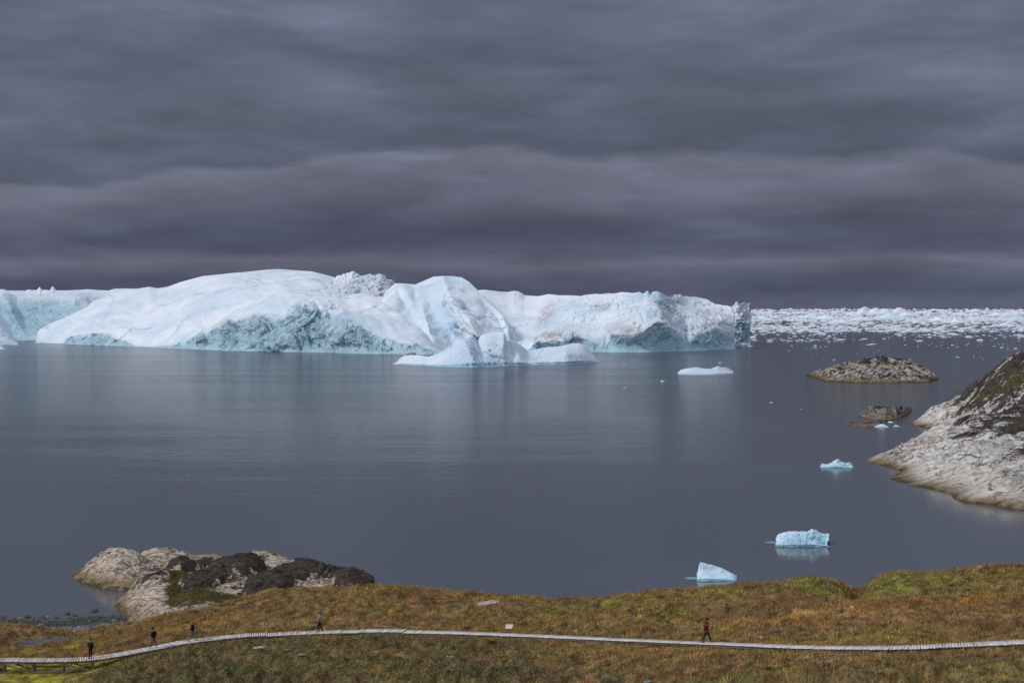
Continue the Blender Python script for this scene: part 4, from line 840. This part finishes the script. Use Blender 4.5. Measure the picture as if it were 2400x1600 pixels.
# boulders along the shingle beach, each a thing (px, py, width px, mesh set)
bl = [(5,1447,24,dm),(52,1445,6,dm),(63,1446,17,dm),(155,1438.5,19,dm),(176,1442,14,dm),(222,1432,23,dm),(112,1450,16,gm_),(30,1452,20,dm),(75,1453,20,dm),(100,1449,24,dm),(135,1448,20,dm),(160,1448,18,dm),(190,1449,22,dm),(208,1448,24,dm),(232,1447,26,dm),(258,1446,22,dm),(275,1444,26,dm),
      (183,1459,12,dm),(215,1454,18,dm),(245,1453,18,dm),(290,1449,24,dm),(312,1443,12,dm),(60,1458,14,dm),(95,1466,18,gm_),(145,1457,14,dm),(50,1451,16,gm_),(268,1456,16,gm_),(120,1458,12,dm),(15,1455,16,dm),(170,1453,14,dm)]
bw = ['leftmost dark boulder half in the water', 'tiny dark stone in the water left of a flat one', 'flat dark stone in shallow water off the beach', 'dark stone standing in water off the middle of the beach', 'dark stone just off the beach, next right of the standing one', 'flat dark stone farthest out in the water, with a tapering tip',
      'pale grey boulder among dark ones at the waterline']
for i, (px, py, w_, ms) in enumerate(bl):
    D = min(DW(py), 151.8 if i not in (3, 4, 5) else 999) if py < 1450 else hit(px, py, 130)[1]
    x = D*(px-1200)/F; z = max(float(gz(x, D)), -.1) if i not in (2,3,4,5,1) else 0
    s = w_/2*D/F
    o = bpy.data.objects.new('boulder', ms[i % len(ms)]); link(o); o.location = (x, D, z+.1*s); o.scale = (s, s, s*rng.uniform(.8, 1.1)); o.rotation_euler = (0, 0, rng.uniform(-.4, .4))
    lb = bw[i] if i < len(bw) else ('dark wet boulder in the row along the beach waterline' if ms is dm else 'grey boulder on the shingle beach')
    tag(o, lb, 'boulder', 'boulders along the beach waterline' if ms is dm else 'grey boulders on the beach')
# shingle
xb = rng.uniform(-62, -34, 30000); yb = rng.uniform(133, 151, 30000); zb = gz(xb, yb); cn = fbm(xb/2.1+9, yb/1.8, 6.1, 2)
ok = (zb < 1.25+.35*cn) & (zb > -.15); xb, yb, zb = xb[ok][:15000], yb[ok][:15000], zb[ok][:15000]; N = len(xb)
oc = np.array([(1,0,0),(-1,0,0),(0,1,0),(0,-1,0),(0,0,.7),(0,0,-.6)]); of = np.array(((0,2,4),(2,1,4),(1,3,4),(3,0,4),(2,0,5),(1,2,5),(3,1,5),(0,3,5)))
s = .05*(4.**rng.random(N)**1.8); ra = rng.uniform(0, 3.14, N)
V = oc[None]*s[:, None, None]*rng.uniform(.6, 1.3, (N, 1, 3)); Vx = V[..., 0]*np.cos(ra)[:, None]-V[..., 1]*np.sin(ra)[:, None]; Vy = V[..., 0]*np.sin(ra)[:, None]+V[..., 1]*np.cos(ra)[:, None]
V = np.stack([Vx+xb[:, None], Vy+yb[:, None], V[..., 2]+zb[:, None]], -1).reshape(-1, 3)
Fc = (of[None]+6*np.arange(N)[:, None, None]).reshape(-1, 3)
cb = np.array([.16,.16,.175])*rng.uniform(.35, 1.9, (N, 1)); gr = rng.random(N) < .2; cb[gr] = np.array([.15,.145,.07])*rng.uniform(.6, 1.4, (gr.sum(), 1)); cb = cb*np.where(zb < .4, .45, 1.)[:, None]
tag(np_mesh('shingle', V, Fc, GRASS, smooth=False, colors=np.repeat(cb, 6, axis=0)), 'grey shingle of the small beach', 'shingle', kind='stuff')
for i, (px, py, w_, lb) in enumerate([(605,1519,26,'pale rock slab in the shrubs below the boardwalk, leftmost of three'),(674,1524,14,'small grey rock in the shrubs, middle one of three'),(708,1536,26,'grey rock in the shrubs, right one of three'),(1055,1541,22,'pale rock in the slope below the info board'),
      (1150,1412,60,'long flat pale rock lying in the grass behind the info board'),(562,1414,20,'pale flat stone at the foot of the dark rocks'),(1125,1417,30,'low pale stone at the left end of the long flat rock'),(1520,1598,24,'dark rock at the bottom edge of the picture'),(1560,1546,8,'small pale stone right under the boardwalk'),
      (940,1537,10,'pale stone in the brown slope left of the middle'),(1672,1547,10,'small stone below the person in red'),(2375,1540,10,'small pale stone at the right edge')]):
    q = hit(px, py); s = w_/2*q[1]/F; o = bpy.data.objects.new('stone', (gm_ if 'grey' in lb or 'dark' in lb else pmh)[i % 2]); link(o)
    o.location = (q[0], q[1], q[2]+.02); o.scale = (s, s*.8, s*.55 if w_ < 40 else s*.22); o.rotation_euler = (0, 0, rng.uniform(-.5, .5)); tag(o, lb, 'stone', 'stones lying in the tundra')

# ------------------------------------------------------------------ left rocky point
rp = [wl(160,1350),wl(175,1360),wl(200,1370),wl(240,1381),wl(282,1392),(-46.2,163,-.9),(-45.8,159.5,-1.2),(-45,167,.6),wl(268,1425),wl(275,1440),wl(283,1446),pt(265,1287,173.5),pt(215,1310,174.5),pt(190,1335,175),pt(300,1292,174),pt(330,1305,171),pt(250,1340,169),pt(220,1350,170),pt(290,1350,166.5),pt(350,1294,179),pt(390,1295,181),pt(420,1303,181),
  pt(290,1400,156.5),pt(300,1370,158.5),pt(325,1340,160),pt(350,1325,161.5),pt(390,1315,163),pt(310,1430,150),pt(350,1430,145.5),pt(400,1425,142.5),pt(450,1416,141),pt(350,1390,151),pt(400,1380,150.5),pt(450,1385,147),pt(500,1400,143.5),pt(560,1405,142),pt(620,1400,142),pt(680,1392,142.5),
  pt(440,1350,156.5),pt(500,1360,152),pt(560,1375,148),pt(470,1322,165),pt(520,1325,162),pt(600,1345,155),pt(600,1305,166),pt(590,1292,171),pt(640,1296,169),pt(690,1306,166),pt(730,1317,163),pt(780,1332,159),pt(830,1342,155),pt(868,1362,149),pt(700,1345,155),pt(640,1370,148.5),pt(750,1368,148),pt(820,1365,146.5),
  (-57,185,-3),(-50,188,-2),(-42,190,-1),(-62,175,-3),(-30,187,-3),(-20,178,-3),(-12,165,-3),(-8,150,-1),(-60,165,-3),(-52,158,-3),(-47,150,-3),(-45,142,-1.5),(-38,136,.5),(-30,134,2),(-20,136,2.5),(-10,140,2),(-47.8,156,-1.6),(-50,162,-2.)]
rp = [(q[0], q[1], q[2]-(.75 if q[2] > 1.6 else 0)-(.8 if (q[1] < 149.5 and q[0] > -33 and q[1] > 137) else 0)) for q in rp]
rt = TPS(rp, .0008)
xs = np.arange(-63, -6, .11); ds = np.arange(133, 191, .14); X, D = np.meshgrid(xs, ds); Z = rt(X, D)
drk = -.1+.5*sstep(-37, -31, X-.25*(D-150))*sstep(1.2, 2.4, Z); grn = np.full(X.shape, -.1)
def frame(px, py, Dm, rx, ry, an=0.):
    x_ = Dm*(px-1200)/F; ca, sa = math.cos(an), math.sin(an); u = ((X-x_)*ca+(D-Dm)*sa)/rx; v = (-(X-x_)*sa+(D-Dm)*ca)/ry; return u, v
# whalebacks (px, py, D, half length m, half width m, height, dark)
for (px, py, Dm, rx, ry, h_, dk, an) in [(476,1352,155,2.6,3.2,1.0,.9,.2),(555,1322,160,3.6,4.,1.5,.95,.3),(632,1362,151.5,2.9,3.6,1.3,.85,.1),(695,1334,157,3.3,3.2,1.,.95,-.2),(746,1322,161,3.,3.5,.6,.8,-.2),(831,1346,154,2.6,3.,1.0,.9,-.3),(430,1328,162,1.8,2.2,.9,.95,0),(468,1312,167,2.2,2.4,.8,.8,0),(360,1345,157.5,2.2,2.4,.5,.55,.4),
        (790,1335,157.5,2.,2.4,.6,.8,-.3),(620,1298,169,3.2,2.4,.6,.45,0),(355,1375,152.5,3.,4.,.7,0,.7),(265,1310,172,4.2,4.5,.75,-.1,.3),(385,1297,179,3.4,3,.5,-.1,0),(560,1392,146,2,1.2,.4,0,.2),(600,1395,145,1.2,.8,.3,.3,.2)]:
    u, v = frame(px, py, Dm, rx, ry, an); r0 = u*u+v*v+.12*fbm(X/3, D/3, 1+px*.01, 2); r2 = u*u+v*v+.6*fbm(X/1.8, D/1.8, 1+px*.01, 4)
    Z = Z+1.35*h_*np.sqrt(np.clip(1-r0, 0, 1))
    drk = np.maximum(drk, np.where(dk > .2, dk*(1-sstep(.55, 1.5, r2)), -.1))
for (px, py, Dm, rx, ry, s_) in [(520,1345,157,3.5,2.,.9),(455,1375,152,3.,3.5,.9),(440,1330,164,3.,1.,.7),(700,1368,150,3,2,.9),(560,1375,149,2.6,3.,.8),(545,1350,155,2,2,.8),(420,1345,158,2,2.6,.7),(640,1390,146,4,1.5,.9),(740,1365,150,3,2,.9),(800,1358,151,3,2,.9),(850,1362,149,3,2,1.),(480,1395,146,3,2,.8),(400,1362,156,1.5,2,.7),(660,1313,164,3.,.9,.6),(770,1345,154,3,1.6,.8),(500,1390,148,5,2.2,1.),(590,1385,146.5,4,2,.9),(450,1400,147,2.6,1.8,.7),(380,1318,166,2.6,1.,.8),(600,1350,154,1.2,3,.6)]:
    u, v = frame(px, py, Dm, rx, ry); grn = np.maximum(grn, s_*np.exp(-(u*u+v*v)**2*.5))
grn = grn-np.clip(drk, 0, 1)*.9
land = sstep(-1., 1., Z)
uu = X*.55+D*.83; vv = -X*.83+D*.55
rk = facets(uu/2.6+.2*fbm(X/2, D/2, 1, 2), vv/1.2, 0, 1.)*.26+(ridged(uu/5+2, vv/1.1, 0, 5, .55)-.3)*.26+(ridged(X/3, D/3, 4, 5, .6)-.3)*.26+fbm(X/5, D/5, 8, 3)*.45
Z = Z+land*rk*(1-.8*np.clip(grn, 0, 1))*np.where(drk > .3, .6, .75)
tag(np_mesh('rocky_point', np.stack([X, D, Z], -1).reshape(-1, 3), grid_faces(*X.shape), rock_mat('point_rock', 1.5, (.57, .475, .40), 1.1, .95), attrs={'dark': drk, 'green': grn}), kind='structure')
def tpz(x, y):
    i = np.clip(((x+63)/.11).astype(int), 0, len(xs)-1); j = np.clip(((y-133)/.14).astype(int), 0, len(ds)-1); return Z[j, i], grn[j, i]
x = rng.uniform(-60, -8, 60000); y = rng.uniform(140, 172, 60000); zr, gr = tpz(x, y); ok = (gr > .45) & (zr > 1); x, y, zr = x[ok], y[ok], zr[ok]
_gz = gz
def gz(x, y): return tpz(x, y)[0]
def gc2(xr, yr, N): return np.array([.13,.112,.042])*rng.uniform(.5, 1.6, (N, 1))
blades('pocket_grass', x, y, 4, .2, .03, .5, gc2, 'olive grass growing in the hollows between the dark rocks')
gz = _gz

# ------------------------------------------------------------------ boardwalk
WOOD = NT('weathered_wood'); p = WOOD.pos(); n = WOOD.noise(WOOD.mapping(p, (2., 9., 9.)), 2., 5, .65); n2 = WOOD.noise(p, 3.3, 2)
v = WOOD.n('ShaderNodeTexWhiteNoise'); v.noise_dimensions = '1D'; WOOD.l(WOOD.attr('plank'), v.inputs['W'])
c = WOOD.mix(WOOD.ramp(n, [(.3, 0.), (.7, 1.)]), (.52,.47,.45), (.80,.75,.73))
c = WOOD.mix(1., c, WOOD.ramp(v.outputs['Value'], [(0., .72), (1., 1.1)]), 'MULTIPLY')
WOODM = WOOD.fin(c, .85, WOOD.bump(n, .3, .01), .2)
DARKW = plain('frame_wood', (.15,.13,.11), .85, .3, 3.)
bwk = empty('boardwalk', tuple(path[len(path)//2])); tag(bwk, 'long weathered plank boardwalk curving across the tundra, on trestles at its left end', 'boardwalk')
o0 = bwk.location
sN = np.arange(0, tt[-1]-.3, .19); pc = crs(sN); tg = np.gradient(pc, axis=0); tg[:, 2] *= 1; tg /= np.linalg.norm(tg, axis=1)[:, None]
sd2 = np.cross(tg, np.array([0, 0, 1.])); sd2 /= np.linalg.norm(sd2, axis=1)[:, None]; upv = np.cross(sd2, tg)
V, Fc, PL = [], [], []
quads = np.array(((3,2,1,0),(4,5,6,7),(0,1,5,4),(1,2,6,5),(2,3,7,6),(3,0,4,7)))
hws = np.interp(pc[:, 0], [-42, -10, 10, 35], [.62, .58, .52, .54])
for i in range(len(sN)):
    hw = hws[i]+rng.normal(0, .012); tw = float(np.interp(pc[i][0], [-42, -15, 5], [.070, .078, .086]))+rng.normal(0, .005); dz = rng.normal(0, .006)
    if rng.random() < .10: tw -= .02
    if i % 21 == 0: pn_ = (rng.normal(0, .03), rng.normal(0, .014))
    c0 = pc[i]+upv[i]*(dz+pn_[1])+sd2[i]*pn_[0]; yaw = rng.normal(0, .02); s_ = sd2[i]+tg[i]*yaw; t_ = tg[i]-sd2[i]*yaw
    for e, (a_, b_) in [(-1, (0, 0)), (1, (0, 0))]:
        pass
    vs_ = [c0+s_*(hw*a_)+t_*(tw*b_)+upv[i]*(c_-.045)*1. for a_ in (-1, 1) for b_, c_ in ((-1, 0), (1, 0), (1, .045), (-1, .045))]
    V += vs_; Fc += [tuple(8*i+q) for q in quads]; PL += [float(i)]*8
deck = np_mesh('deck', np.array(V)-np.array(o0), Fc, WOODM, bwk, smooth=False, attrs={'plank': PL})
for sgn_ in (-1, 1):
    bm = bmesh.new()
    for i in range(0, len(sN)-10, 10):
        a = pc[i]+sd2[i]*sgn_*(hws[i]-.14)-upv[i]*.125; b = pc[i+10]+sd2[i+10]*sgn_*(hws[i+10]-.14)-upv[i+10]*.125
        beam(bm, Vector(a)-o0, Vector(b)-o0, .07, .155)
    bm_obj('stringer', bm, DARKW, bwk)
def wpos(px, side, dz):
    x_t = None
    pxs = 1200+F*pc[:, 0]/pc[:, 1]; i = int(np.argmin(np.abs(pxs-px))); return pc[i]+sd2[i]*side*(hws[i]-.16)+np.array([0, 0, dz]), i
PW = plain('post_wood', (.20,.175,.155), .85, .3, 3.)
posts = [-55, 12, 80, 148, 220]
for k, px in enumerate(posts):
    for side in (1, -1):
        a, i = wpos(px, side, -.06); g_ = gz(a[0], a[1]); bm = bmesh.new(); beam(bm, Vector(a)-o0, Vector((a[0], a[1], min(float(g_)-.15, a[2]-.9)))-o0, .12, .12); bm_obj('post', bm, PW, bwk)
def brace(px0, s0, z0, px1, s1, z1, nm='brace', th=.045, wd=.12, off=0.):
    a, _ = wpos(px0, s0, z0); b, _ = wpos(px1, s1, z1); a = a+np.array([0, -.09*s0*(1 if s0 > 0 else 1)+off, 0]); b = b+np.array([0, -.09*s1+off, 0])
    bm = bmesh.new(); beam(bm, Vector(a)-o0, Vector(b)-o0, th, wd); bm_obj(nm, bm, PW, bwk)
F_ = 1 if (wpos(80, 1, 0)[0][1] < wpos(80, -1, 0)[0][1]) else -1     # camera side
for (a_, b_) in ((12, 80), (148, 220), (-55, 12)):
    brace(a_, F_, -.2, b_, F_, -1.0); brace(a_, F_, -1.0, b_, F_, -.2, off=-.05)
    brace(a_, -F_, -.2, b_, -F_, -1.0)
brace(80, F_, -.85, 148, F_, -.85, 'rail'); brace(80, -F_, -.7, 148, -F_, -.7, 'rail'); brace(12, F_, -1.12, 80, F_, -1.15, 'rail', wd=.07)
for px in (80, 148):
    brace(px, F_, -.95, px+1, -F_, -.25)
for px in (300, 380, 470, 560, 660, 760, 860, 980, 1100, 1240, 1400, 1560, 1720, 1900, 2080, 2260):
    for side in (1, -1):
        a, i = wpos(px, side, -.2); bm = bmesh.new(); beam(bm, Vector(a)-o0, Vector((a[0], a[1], a[2]-.35))-o0, .1, .1); bm_obj('post', bm, PW, bwk)

# info board
BOARD = plain('board_face', (.62,.56,.44), .5, .08, 4.); POSTM = plain('board_post', (.32,.30,.28), .6, .15, 4.)
a, _ = wpos(1192, -F_, 0); q = hit(1192, 1481.5, 105)
a = np.array([110.4*(1192-1200)/F+.0, 0, 0]); pD = float(np.interp(a[0], path[order, 0], path[order, 1]))+1.05
bx, by = pD*(1193-1200)/F, pD; bz = float(gz(bx, by))
ib = empty('info_board', (bx, by, bz)); tag(ib, 'small cream slanted information board on one leaning post beside the boardwalk', 'sign')
zt = H-pD*(1467-Y0)/F-bz
bm = bmesh.new(); beam(bm, (-.08, 0, -.2), (.10, .0, zt-.12), .07, .07); bm_obj('post', bm, POSTM, ib)
bm = bmesh.new(); hw, hd = .29, .24
fr = [(-hw-.04, -hd*.8, zt-.14), (hw-.02, -hd*.8, zt-.14), (hw+.04, hd*.8, zt+.14), (-hw+.02, hd*.8, zt+.14)]
top = [bm.verts.new(v_) for v_ in fr]; bot = [bm.verts.new((v_[0], v_[1]+.02, v_[2]-.045)) for v_ in fr]
bm.faces.new(top); bm.faces.new(bot[::-1])
for i in range(4): bm.faces.new((top[i], bot[i], bot[(i+1) % 4], top[(i+1) % 4]))
bm_obj('panel', bm, BOARD, ib)
bm = bmesh.new()
for i in range(4):
    A_ = Vector(fr[i]); B_ = Vector(fr[(i+1) % 4]); beam(bm, A_+Vector((0,0,-.01)), B_+Vector((0,0,-.01)), .03, .05)
bm_obj('frame', bm, POSTM, ib)

# small pale marker stakes
MK = plain('marker_paint', (.72,.66,.55), .6, .1, 8.)
for (px, py, s_, lb) in [(1349,1483,.20,'small white marker block in the grass right of the info board'),(1784,1498,.17,'small cream marker stake beside the boardwalk, right of the person in red'),(1997,1427,.20,'small white marker in the brown grass below the gully')]:
    q = hit(px, py, 80); bm = bmesh.new()
    me_o = empty('marker', q)
    tag(me_o, lb, 'marker', 'small pale markers in the grass')
    beam(bm, (-s_*.4, 0, -.1), (-s_*.4, 0, s_*1.4), s_*.35, s_*.35); beam(bm, (s_*.35, 0, -.1), (s_*.35, 0, s_*1.25), s_*.35, s_*.35); bm_obj('stake', bm, MK, me_o)
    bm = bmesh.new(); beam(bm, (-s_*.6, -.0, s_*.9), (s_*.6, 0, s_*.9), s_*.3, s_*.5); bm_obj('crossbar', bm, MK, me_o)

# ------------------------------------------------------------------ people
def skin_obj(name, chains, mat, parent, sub=2):
    """chains: lists of (x,y,z,r) sharing equal points; grown with a Skin modifier and baked to a mesh"""
    vs, rs, es, idx = [], [], [], {}
    def vid(q):
        k = tuple(round(c, 4) for c in q[:3])
        if k not in idx: idx[k] = len(vs); vs.append(k); rs.append(q[3])
        return idx[k]
    for ch in chains:
        for a, b in zip(ch[:-1], ch[1:]):
            i, j = vid(a), vid(b)
            if i != j: es.append((i, j))
    me = bpy.data.meshes.new(name); me.from_pydata(vs, es, []); o = bpy.data.objects.new(name, me); col.objects.link(o)
    m = o.modifiers.new('skin', 'SKIN')
    sk = me.skin_vertices[0].data if me.skin_vertices else None
    if sk is None:
        bm_ = bmesh.new(); bm_.from_mesh(me); lay = bm_.verts.layers.skin.verify(); bm_.to_mesh(me); bm_.free(); sk = me.skin_vertices[0].data
    for i, r_ in enumerate(rs):
        sk[i].radius = r_ if isinstance(r_, tuple) else (r_, r_); sk[i].use_root = (i == 0)
    s = o.modifiers.new('sub', 'SUBSURF'); s.levels = sub; s.render_levels = sub
    dg = bpy.context.evaluated_depsgraph_get(); nm = bpy.data.meshes.new_from_object(o.evaluated_get(dg)); nm.name = name
    for p_ in nm.polygons: p_.use_smooth = True
    nm.materials.clear(); nm.materials.append(mat)
    bpy.data.objects.remove(o); return link(bpy.data.objects.new(name, nm), parent)
SKIN = plain('skin', (.42,.26,.19), .6, .1, 20.); BLK = plain('black_cloth', (.012,.012,.014), .85, .3, 20.); RED = plain('red_cloth', (.13,.006,.009), .8, .25, 20.)
JEAN = plain('grey_denim', (.115,.13,.165), .85, .3, 20.); JEANB = plain('faded_denim', (.17,.19,.23), .85, .3, 20.); NAVY = plain('dark_trousers', (.016,.02,.028), .85, .3, 20.); GREY = plain('grey_jacket', (.27,.28,.31), .8, .15, 20.); HAIR = plain('brown_hair', (.07,.045,.03), .8, .3, 30.)
HAIRL = plain('fair_hair', (.22,.15,.09), .8, .3, 30.); SHOE = plain('shoe', (.015,.015,.017), .6, .2, 20.); WSH = plain('pale_shoe', (.3,.31,.33), .6, .2, 20.); EYE = plain('eye', (.03,.025,.02), .3, 0., 5.)
def person(px, side_off, h, heading, label, jacket, trousers, hat=None, hair=None, shoes=SHOE, step=.0, step2=None, lean=.0, head=.0, arms=((.05,-.05),(.05,-.05)), elbow=(.06,.06), coat=.78, hands=SKIN, toe=0., pack=False, knee=.03, brim=False, hood=False, hands_in=False, bulk=.8):
    """local x = forward, y = left; built 1 m = 1 m for a 1.75 m person, then scaled"""
    pxs = 1200+F*pc[:, 0]/pc[:, 1]; i = int(np.argmin(np.abs(pxs-px))); base_ = pc[i]+sd2[i]*side_off
    r = empty('person', tuple(base_), heading); r.scale = (h/1.75,)*3; tag(r, label, 'person', 'people on the boardwalk')
    s2 = step if step2 is None else step2
    hip = (0, 0, .93); ch = (lean*.5, 0, 1.18); nk = (lean, 0, 1.48); hd = (lean+.03+head*.5, 0, 1.62-head*.15)
    body = [[(*hip, .09), (*ch, .08), (lean*.95, 0, 1.38, .07), (*nk, .055), (hd[0]-.01, 0, hd[2]-.04, .07), (hd[0], 0, hd[2]+.03, .098), (hd[0]-.005, 0, hd[2]+.09, .085)], [(hd[0], 0, hd[2]+.03, .098), (hd[0]+.10, 0, hd[2]+.0, .022)]]
    jk = [[(-.01, 0, coat, .20*bulk), (-.01, 0, .98, .195*bulk), (ch[0]-.01, 0, 1.18, .20*bulk), (lean*.95-.01, 0, 1.36, .185*bulk), (lean*.95, 0, 1.44, .12*bulk), (lean, 0, 1.50, .08)]]
    tr = [[(0, 0, .99, .13), (0, 0, .88, .13)]]
    feet = []
    for sg, st in ((1, step), (-1, -s2)):
        hp_ = (0, .09*sg, .86); kn = (st*.5+knee+(.04 if st > 0 else .02), .095*sg, .48); an_ = (st-.02, .095*sg, .09+(.05 if st < 0 else 0)+(toe if st > 0 else 0))
        tr.append([(0, 0, .88, .13), (*hp_, .10), (hp_[0]*.5+kn[0]*.5, .093*sg, .67, .092), (*kn, .076), (kn[0]*.5+an_[0]*.5-.02, .095*sg, (kn[2]+an_[2])/2, .072), (*an_[:2], an_[2]+.02, .062)])
        body.append([(*hip, .12), (*hp_, .07), (*kn, .048), (*an_[:2], an_[2]+.02, .034), (st+.03, .095*sg, an_[2]-.04, .03)])
        tz = .0 + (.05 if st < 0 else 0)+(toe if st > 0 else 0)
        feet.append(([(st-.06, .095*sg, .045+tz, .045), (st+.03, .097*sg, .045+tz, .045), (st+.14, .10*sg, .035+(0 if st < 0 else tz*1.6), .035), (st+.18, .10*sg, .03+(0 if st < 0 else tz*1.8), .024)]))
    for k, sg in ((0, 1), (1, -1)):
        f_, dz_ = arms[k]
        sh = (lean*.95, .20*sg, 1.40); el = (lean*.6+f_*.5-elbow[k]*.5, .245*sg, 1.13); wr = (lean*.5+f_, .20*sg if not hands_in else .15*sg, .90+dz_)
        jk.append([(lean*.95-.01, 0, 1.36, .185*bulk), (*sh, .085), (*el, .075), ((el[0]+wr[0])/2, (el[1]+wr[1])/2, (el[2]+wr[2])/2, .066), (*wr, .052)])
        body.append([(lean*.95, 0, 1.38, .07), (*sh, .045), (*el, .04), (*wr, .028)])
        dv = Vector(wr)-Vector(el); dv.normalize(); W0 = Vector(wr); pl_ = W0+dv*.05; fw = Vector((1, 0, 0)); fw = (fw-dv*fw.dot(dv)).normalized()
        hc = [[(*(W0-dv*.03), .026), (*W0, .026), (*pl_, .030)]]
        for n__, (sp_, ln) in enumerate(((.030,.070),(.011,.082),(-.009,.076),(-.028,.060))):
            a_ = pl_+fw*sp_*.6; b_ = pl_+fw*sp_+dv*.035; m_ = b_+dv*ln*.5+Vector((0, -.012*sg, 0)); e_ = m_+dv*ln*.42+Vector((0, -.02*sg, 0))
            hc.append([(*pl_, .030), (*b_, .0105), (*m_, .0095), (*e_, .0075)])
        tb = W0+dv*.025+fw*.028; hc.append([(*W0, .026), (*tb, .012), (*(tb+dv*.03+fw*.018), .010), (*(tb+dv*.052+fw*.016), .008)])
        if not hands_in: skin_obj('hand' if hands is SKIN else 'glove', hc, hands, r, 1)
    skin_obj('body', body, SKIN, r, 2); skin_obj('trousers', tr, trousers, r, 2); skin_obj('jacket', jk, jacket, r, 2)
    for f_ in feet: skin_obj('shoe', [f_], shoes, r, 1)
    def ell(name, c, s, mat, cut=None):
        bm = bmesh.new(); bmesh.ops.create_uvsphere(bm, u_segments=18, v_segments=12, radius=1.)
        for v_ in bm.verts:
            n__ = 1+.05*math.sin(v_.co.x*7+v_.co.y*5+v_.co.z*9); v_.co = Vector((c[0]+v_.co.x*s[0]*n__, c[1]+v_.co.y*s[1]*n__, c[2]+v_.co.z*s[2]*n__))
        if cut is not None: bmesh.ops.delete(bm, geom=[v_ for v_ in bm.verts if v_.co.z < cut], context='VERTS')
        return bm_obj(name, bm, mat, r, True)
    for sg in (1, -1): ell('ear', (hd[0]-.01, .095*sg, hd[2]+.02), (.018, .012, .03), SKIN); ell('eye', (hd[0]+.088, .032*sg, hd[2]+.035), (.01, .012, .008), EYE)
    ell('mouth', (hd[0]+.085, 0, hd[2]-.035), (.008, .026, .007), plain('lips', (.30,.13,.11), .5, .05, 20.))
    if hair: ell('hair', (hd[0]-.018, 0, hd[2]+.045), (.108, .104, .115), hair)
    if hat:
        ell('hat', (hd[0]-.012, 0, hd[2]+.07), (.118, .112, .11), hat, hd[2]+.045)
        if brim: ell('hat_brim', (hd[0]+.09, 0, hd[2]+.065), (.085, .075, .012), hat)
    if hood: ell('hood', (lean-.07, 0, 1.50), (.085, .11, .08), jacket)
    if pack: ell('backpack', (lean*.6-.19, 0, 1.24), (.10, .14, .22), pack)
    return r
pi = math.pi
person(212, .12, 1.60, pi*.5, 'person in long black coat and black hat standing on the trestle end', BLK, BLK, hat=BLK, step=.03, step2=.03, arms=((.16,.25),(.0,-.02)), elbow=(-.05,.02), coat=.70, hands=BLK, bulk=.88)
person(358, .1, 1.70, pi*.92, 'person in dark jacket, blue-grey trousers and black hat, walking left with bowed head', BLK, JEAN, hat=BLK, hair=HAIR, shoes=WSH, step=.24, step2=.22, lean=.05, head=.09, arms=((.12,.04),(.0,.02)), coat=.80, pack=BLK)
person(448, .1, 1.66, pi*.95, 'person in a black jacket and faded jeans and fair hair striding left', BLK, JEANB, hair=HAIRL, shoes=JEAN, step=.34, step2=.30, lean=.02, arms=((.05,.02),(-.04,.0)), coat=.82)
person(749, -.05, 1.66, pi*.97, 'person in a pale grey jacket and black trousers walking left, dark gloves', GREY, BLK, hat=HAIR, hair=HAIR, step=.05, step2=.26, lean=-.02, arms=((.20,.02),(.14,.0)), elbow=(.02,.02), coat=.86, hands=BLK, hood=True, knee=.09)
person(1652, -.1, 1.74, -.12, 'person in a dark red jacket and black cap striding right', RED, NAVY, hat=BLK, hair=HAIR, step=.36, step2=.28, lean=.04, head=.07, arms=((.05,.06),(-.02,.06)), elbow=(.14,.14), coat=.80, toe=.05, brim=True, hands_in=True, hood=True, bulk=.95)
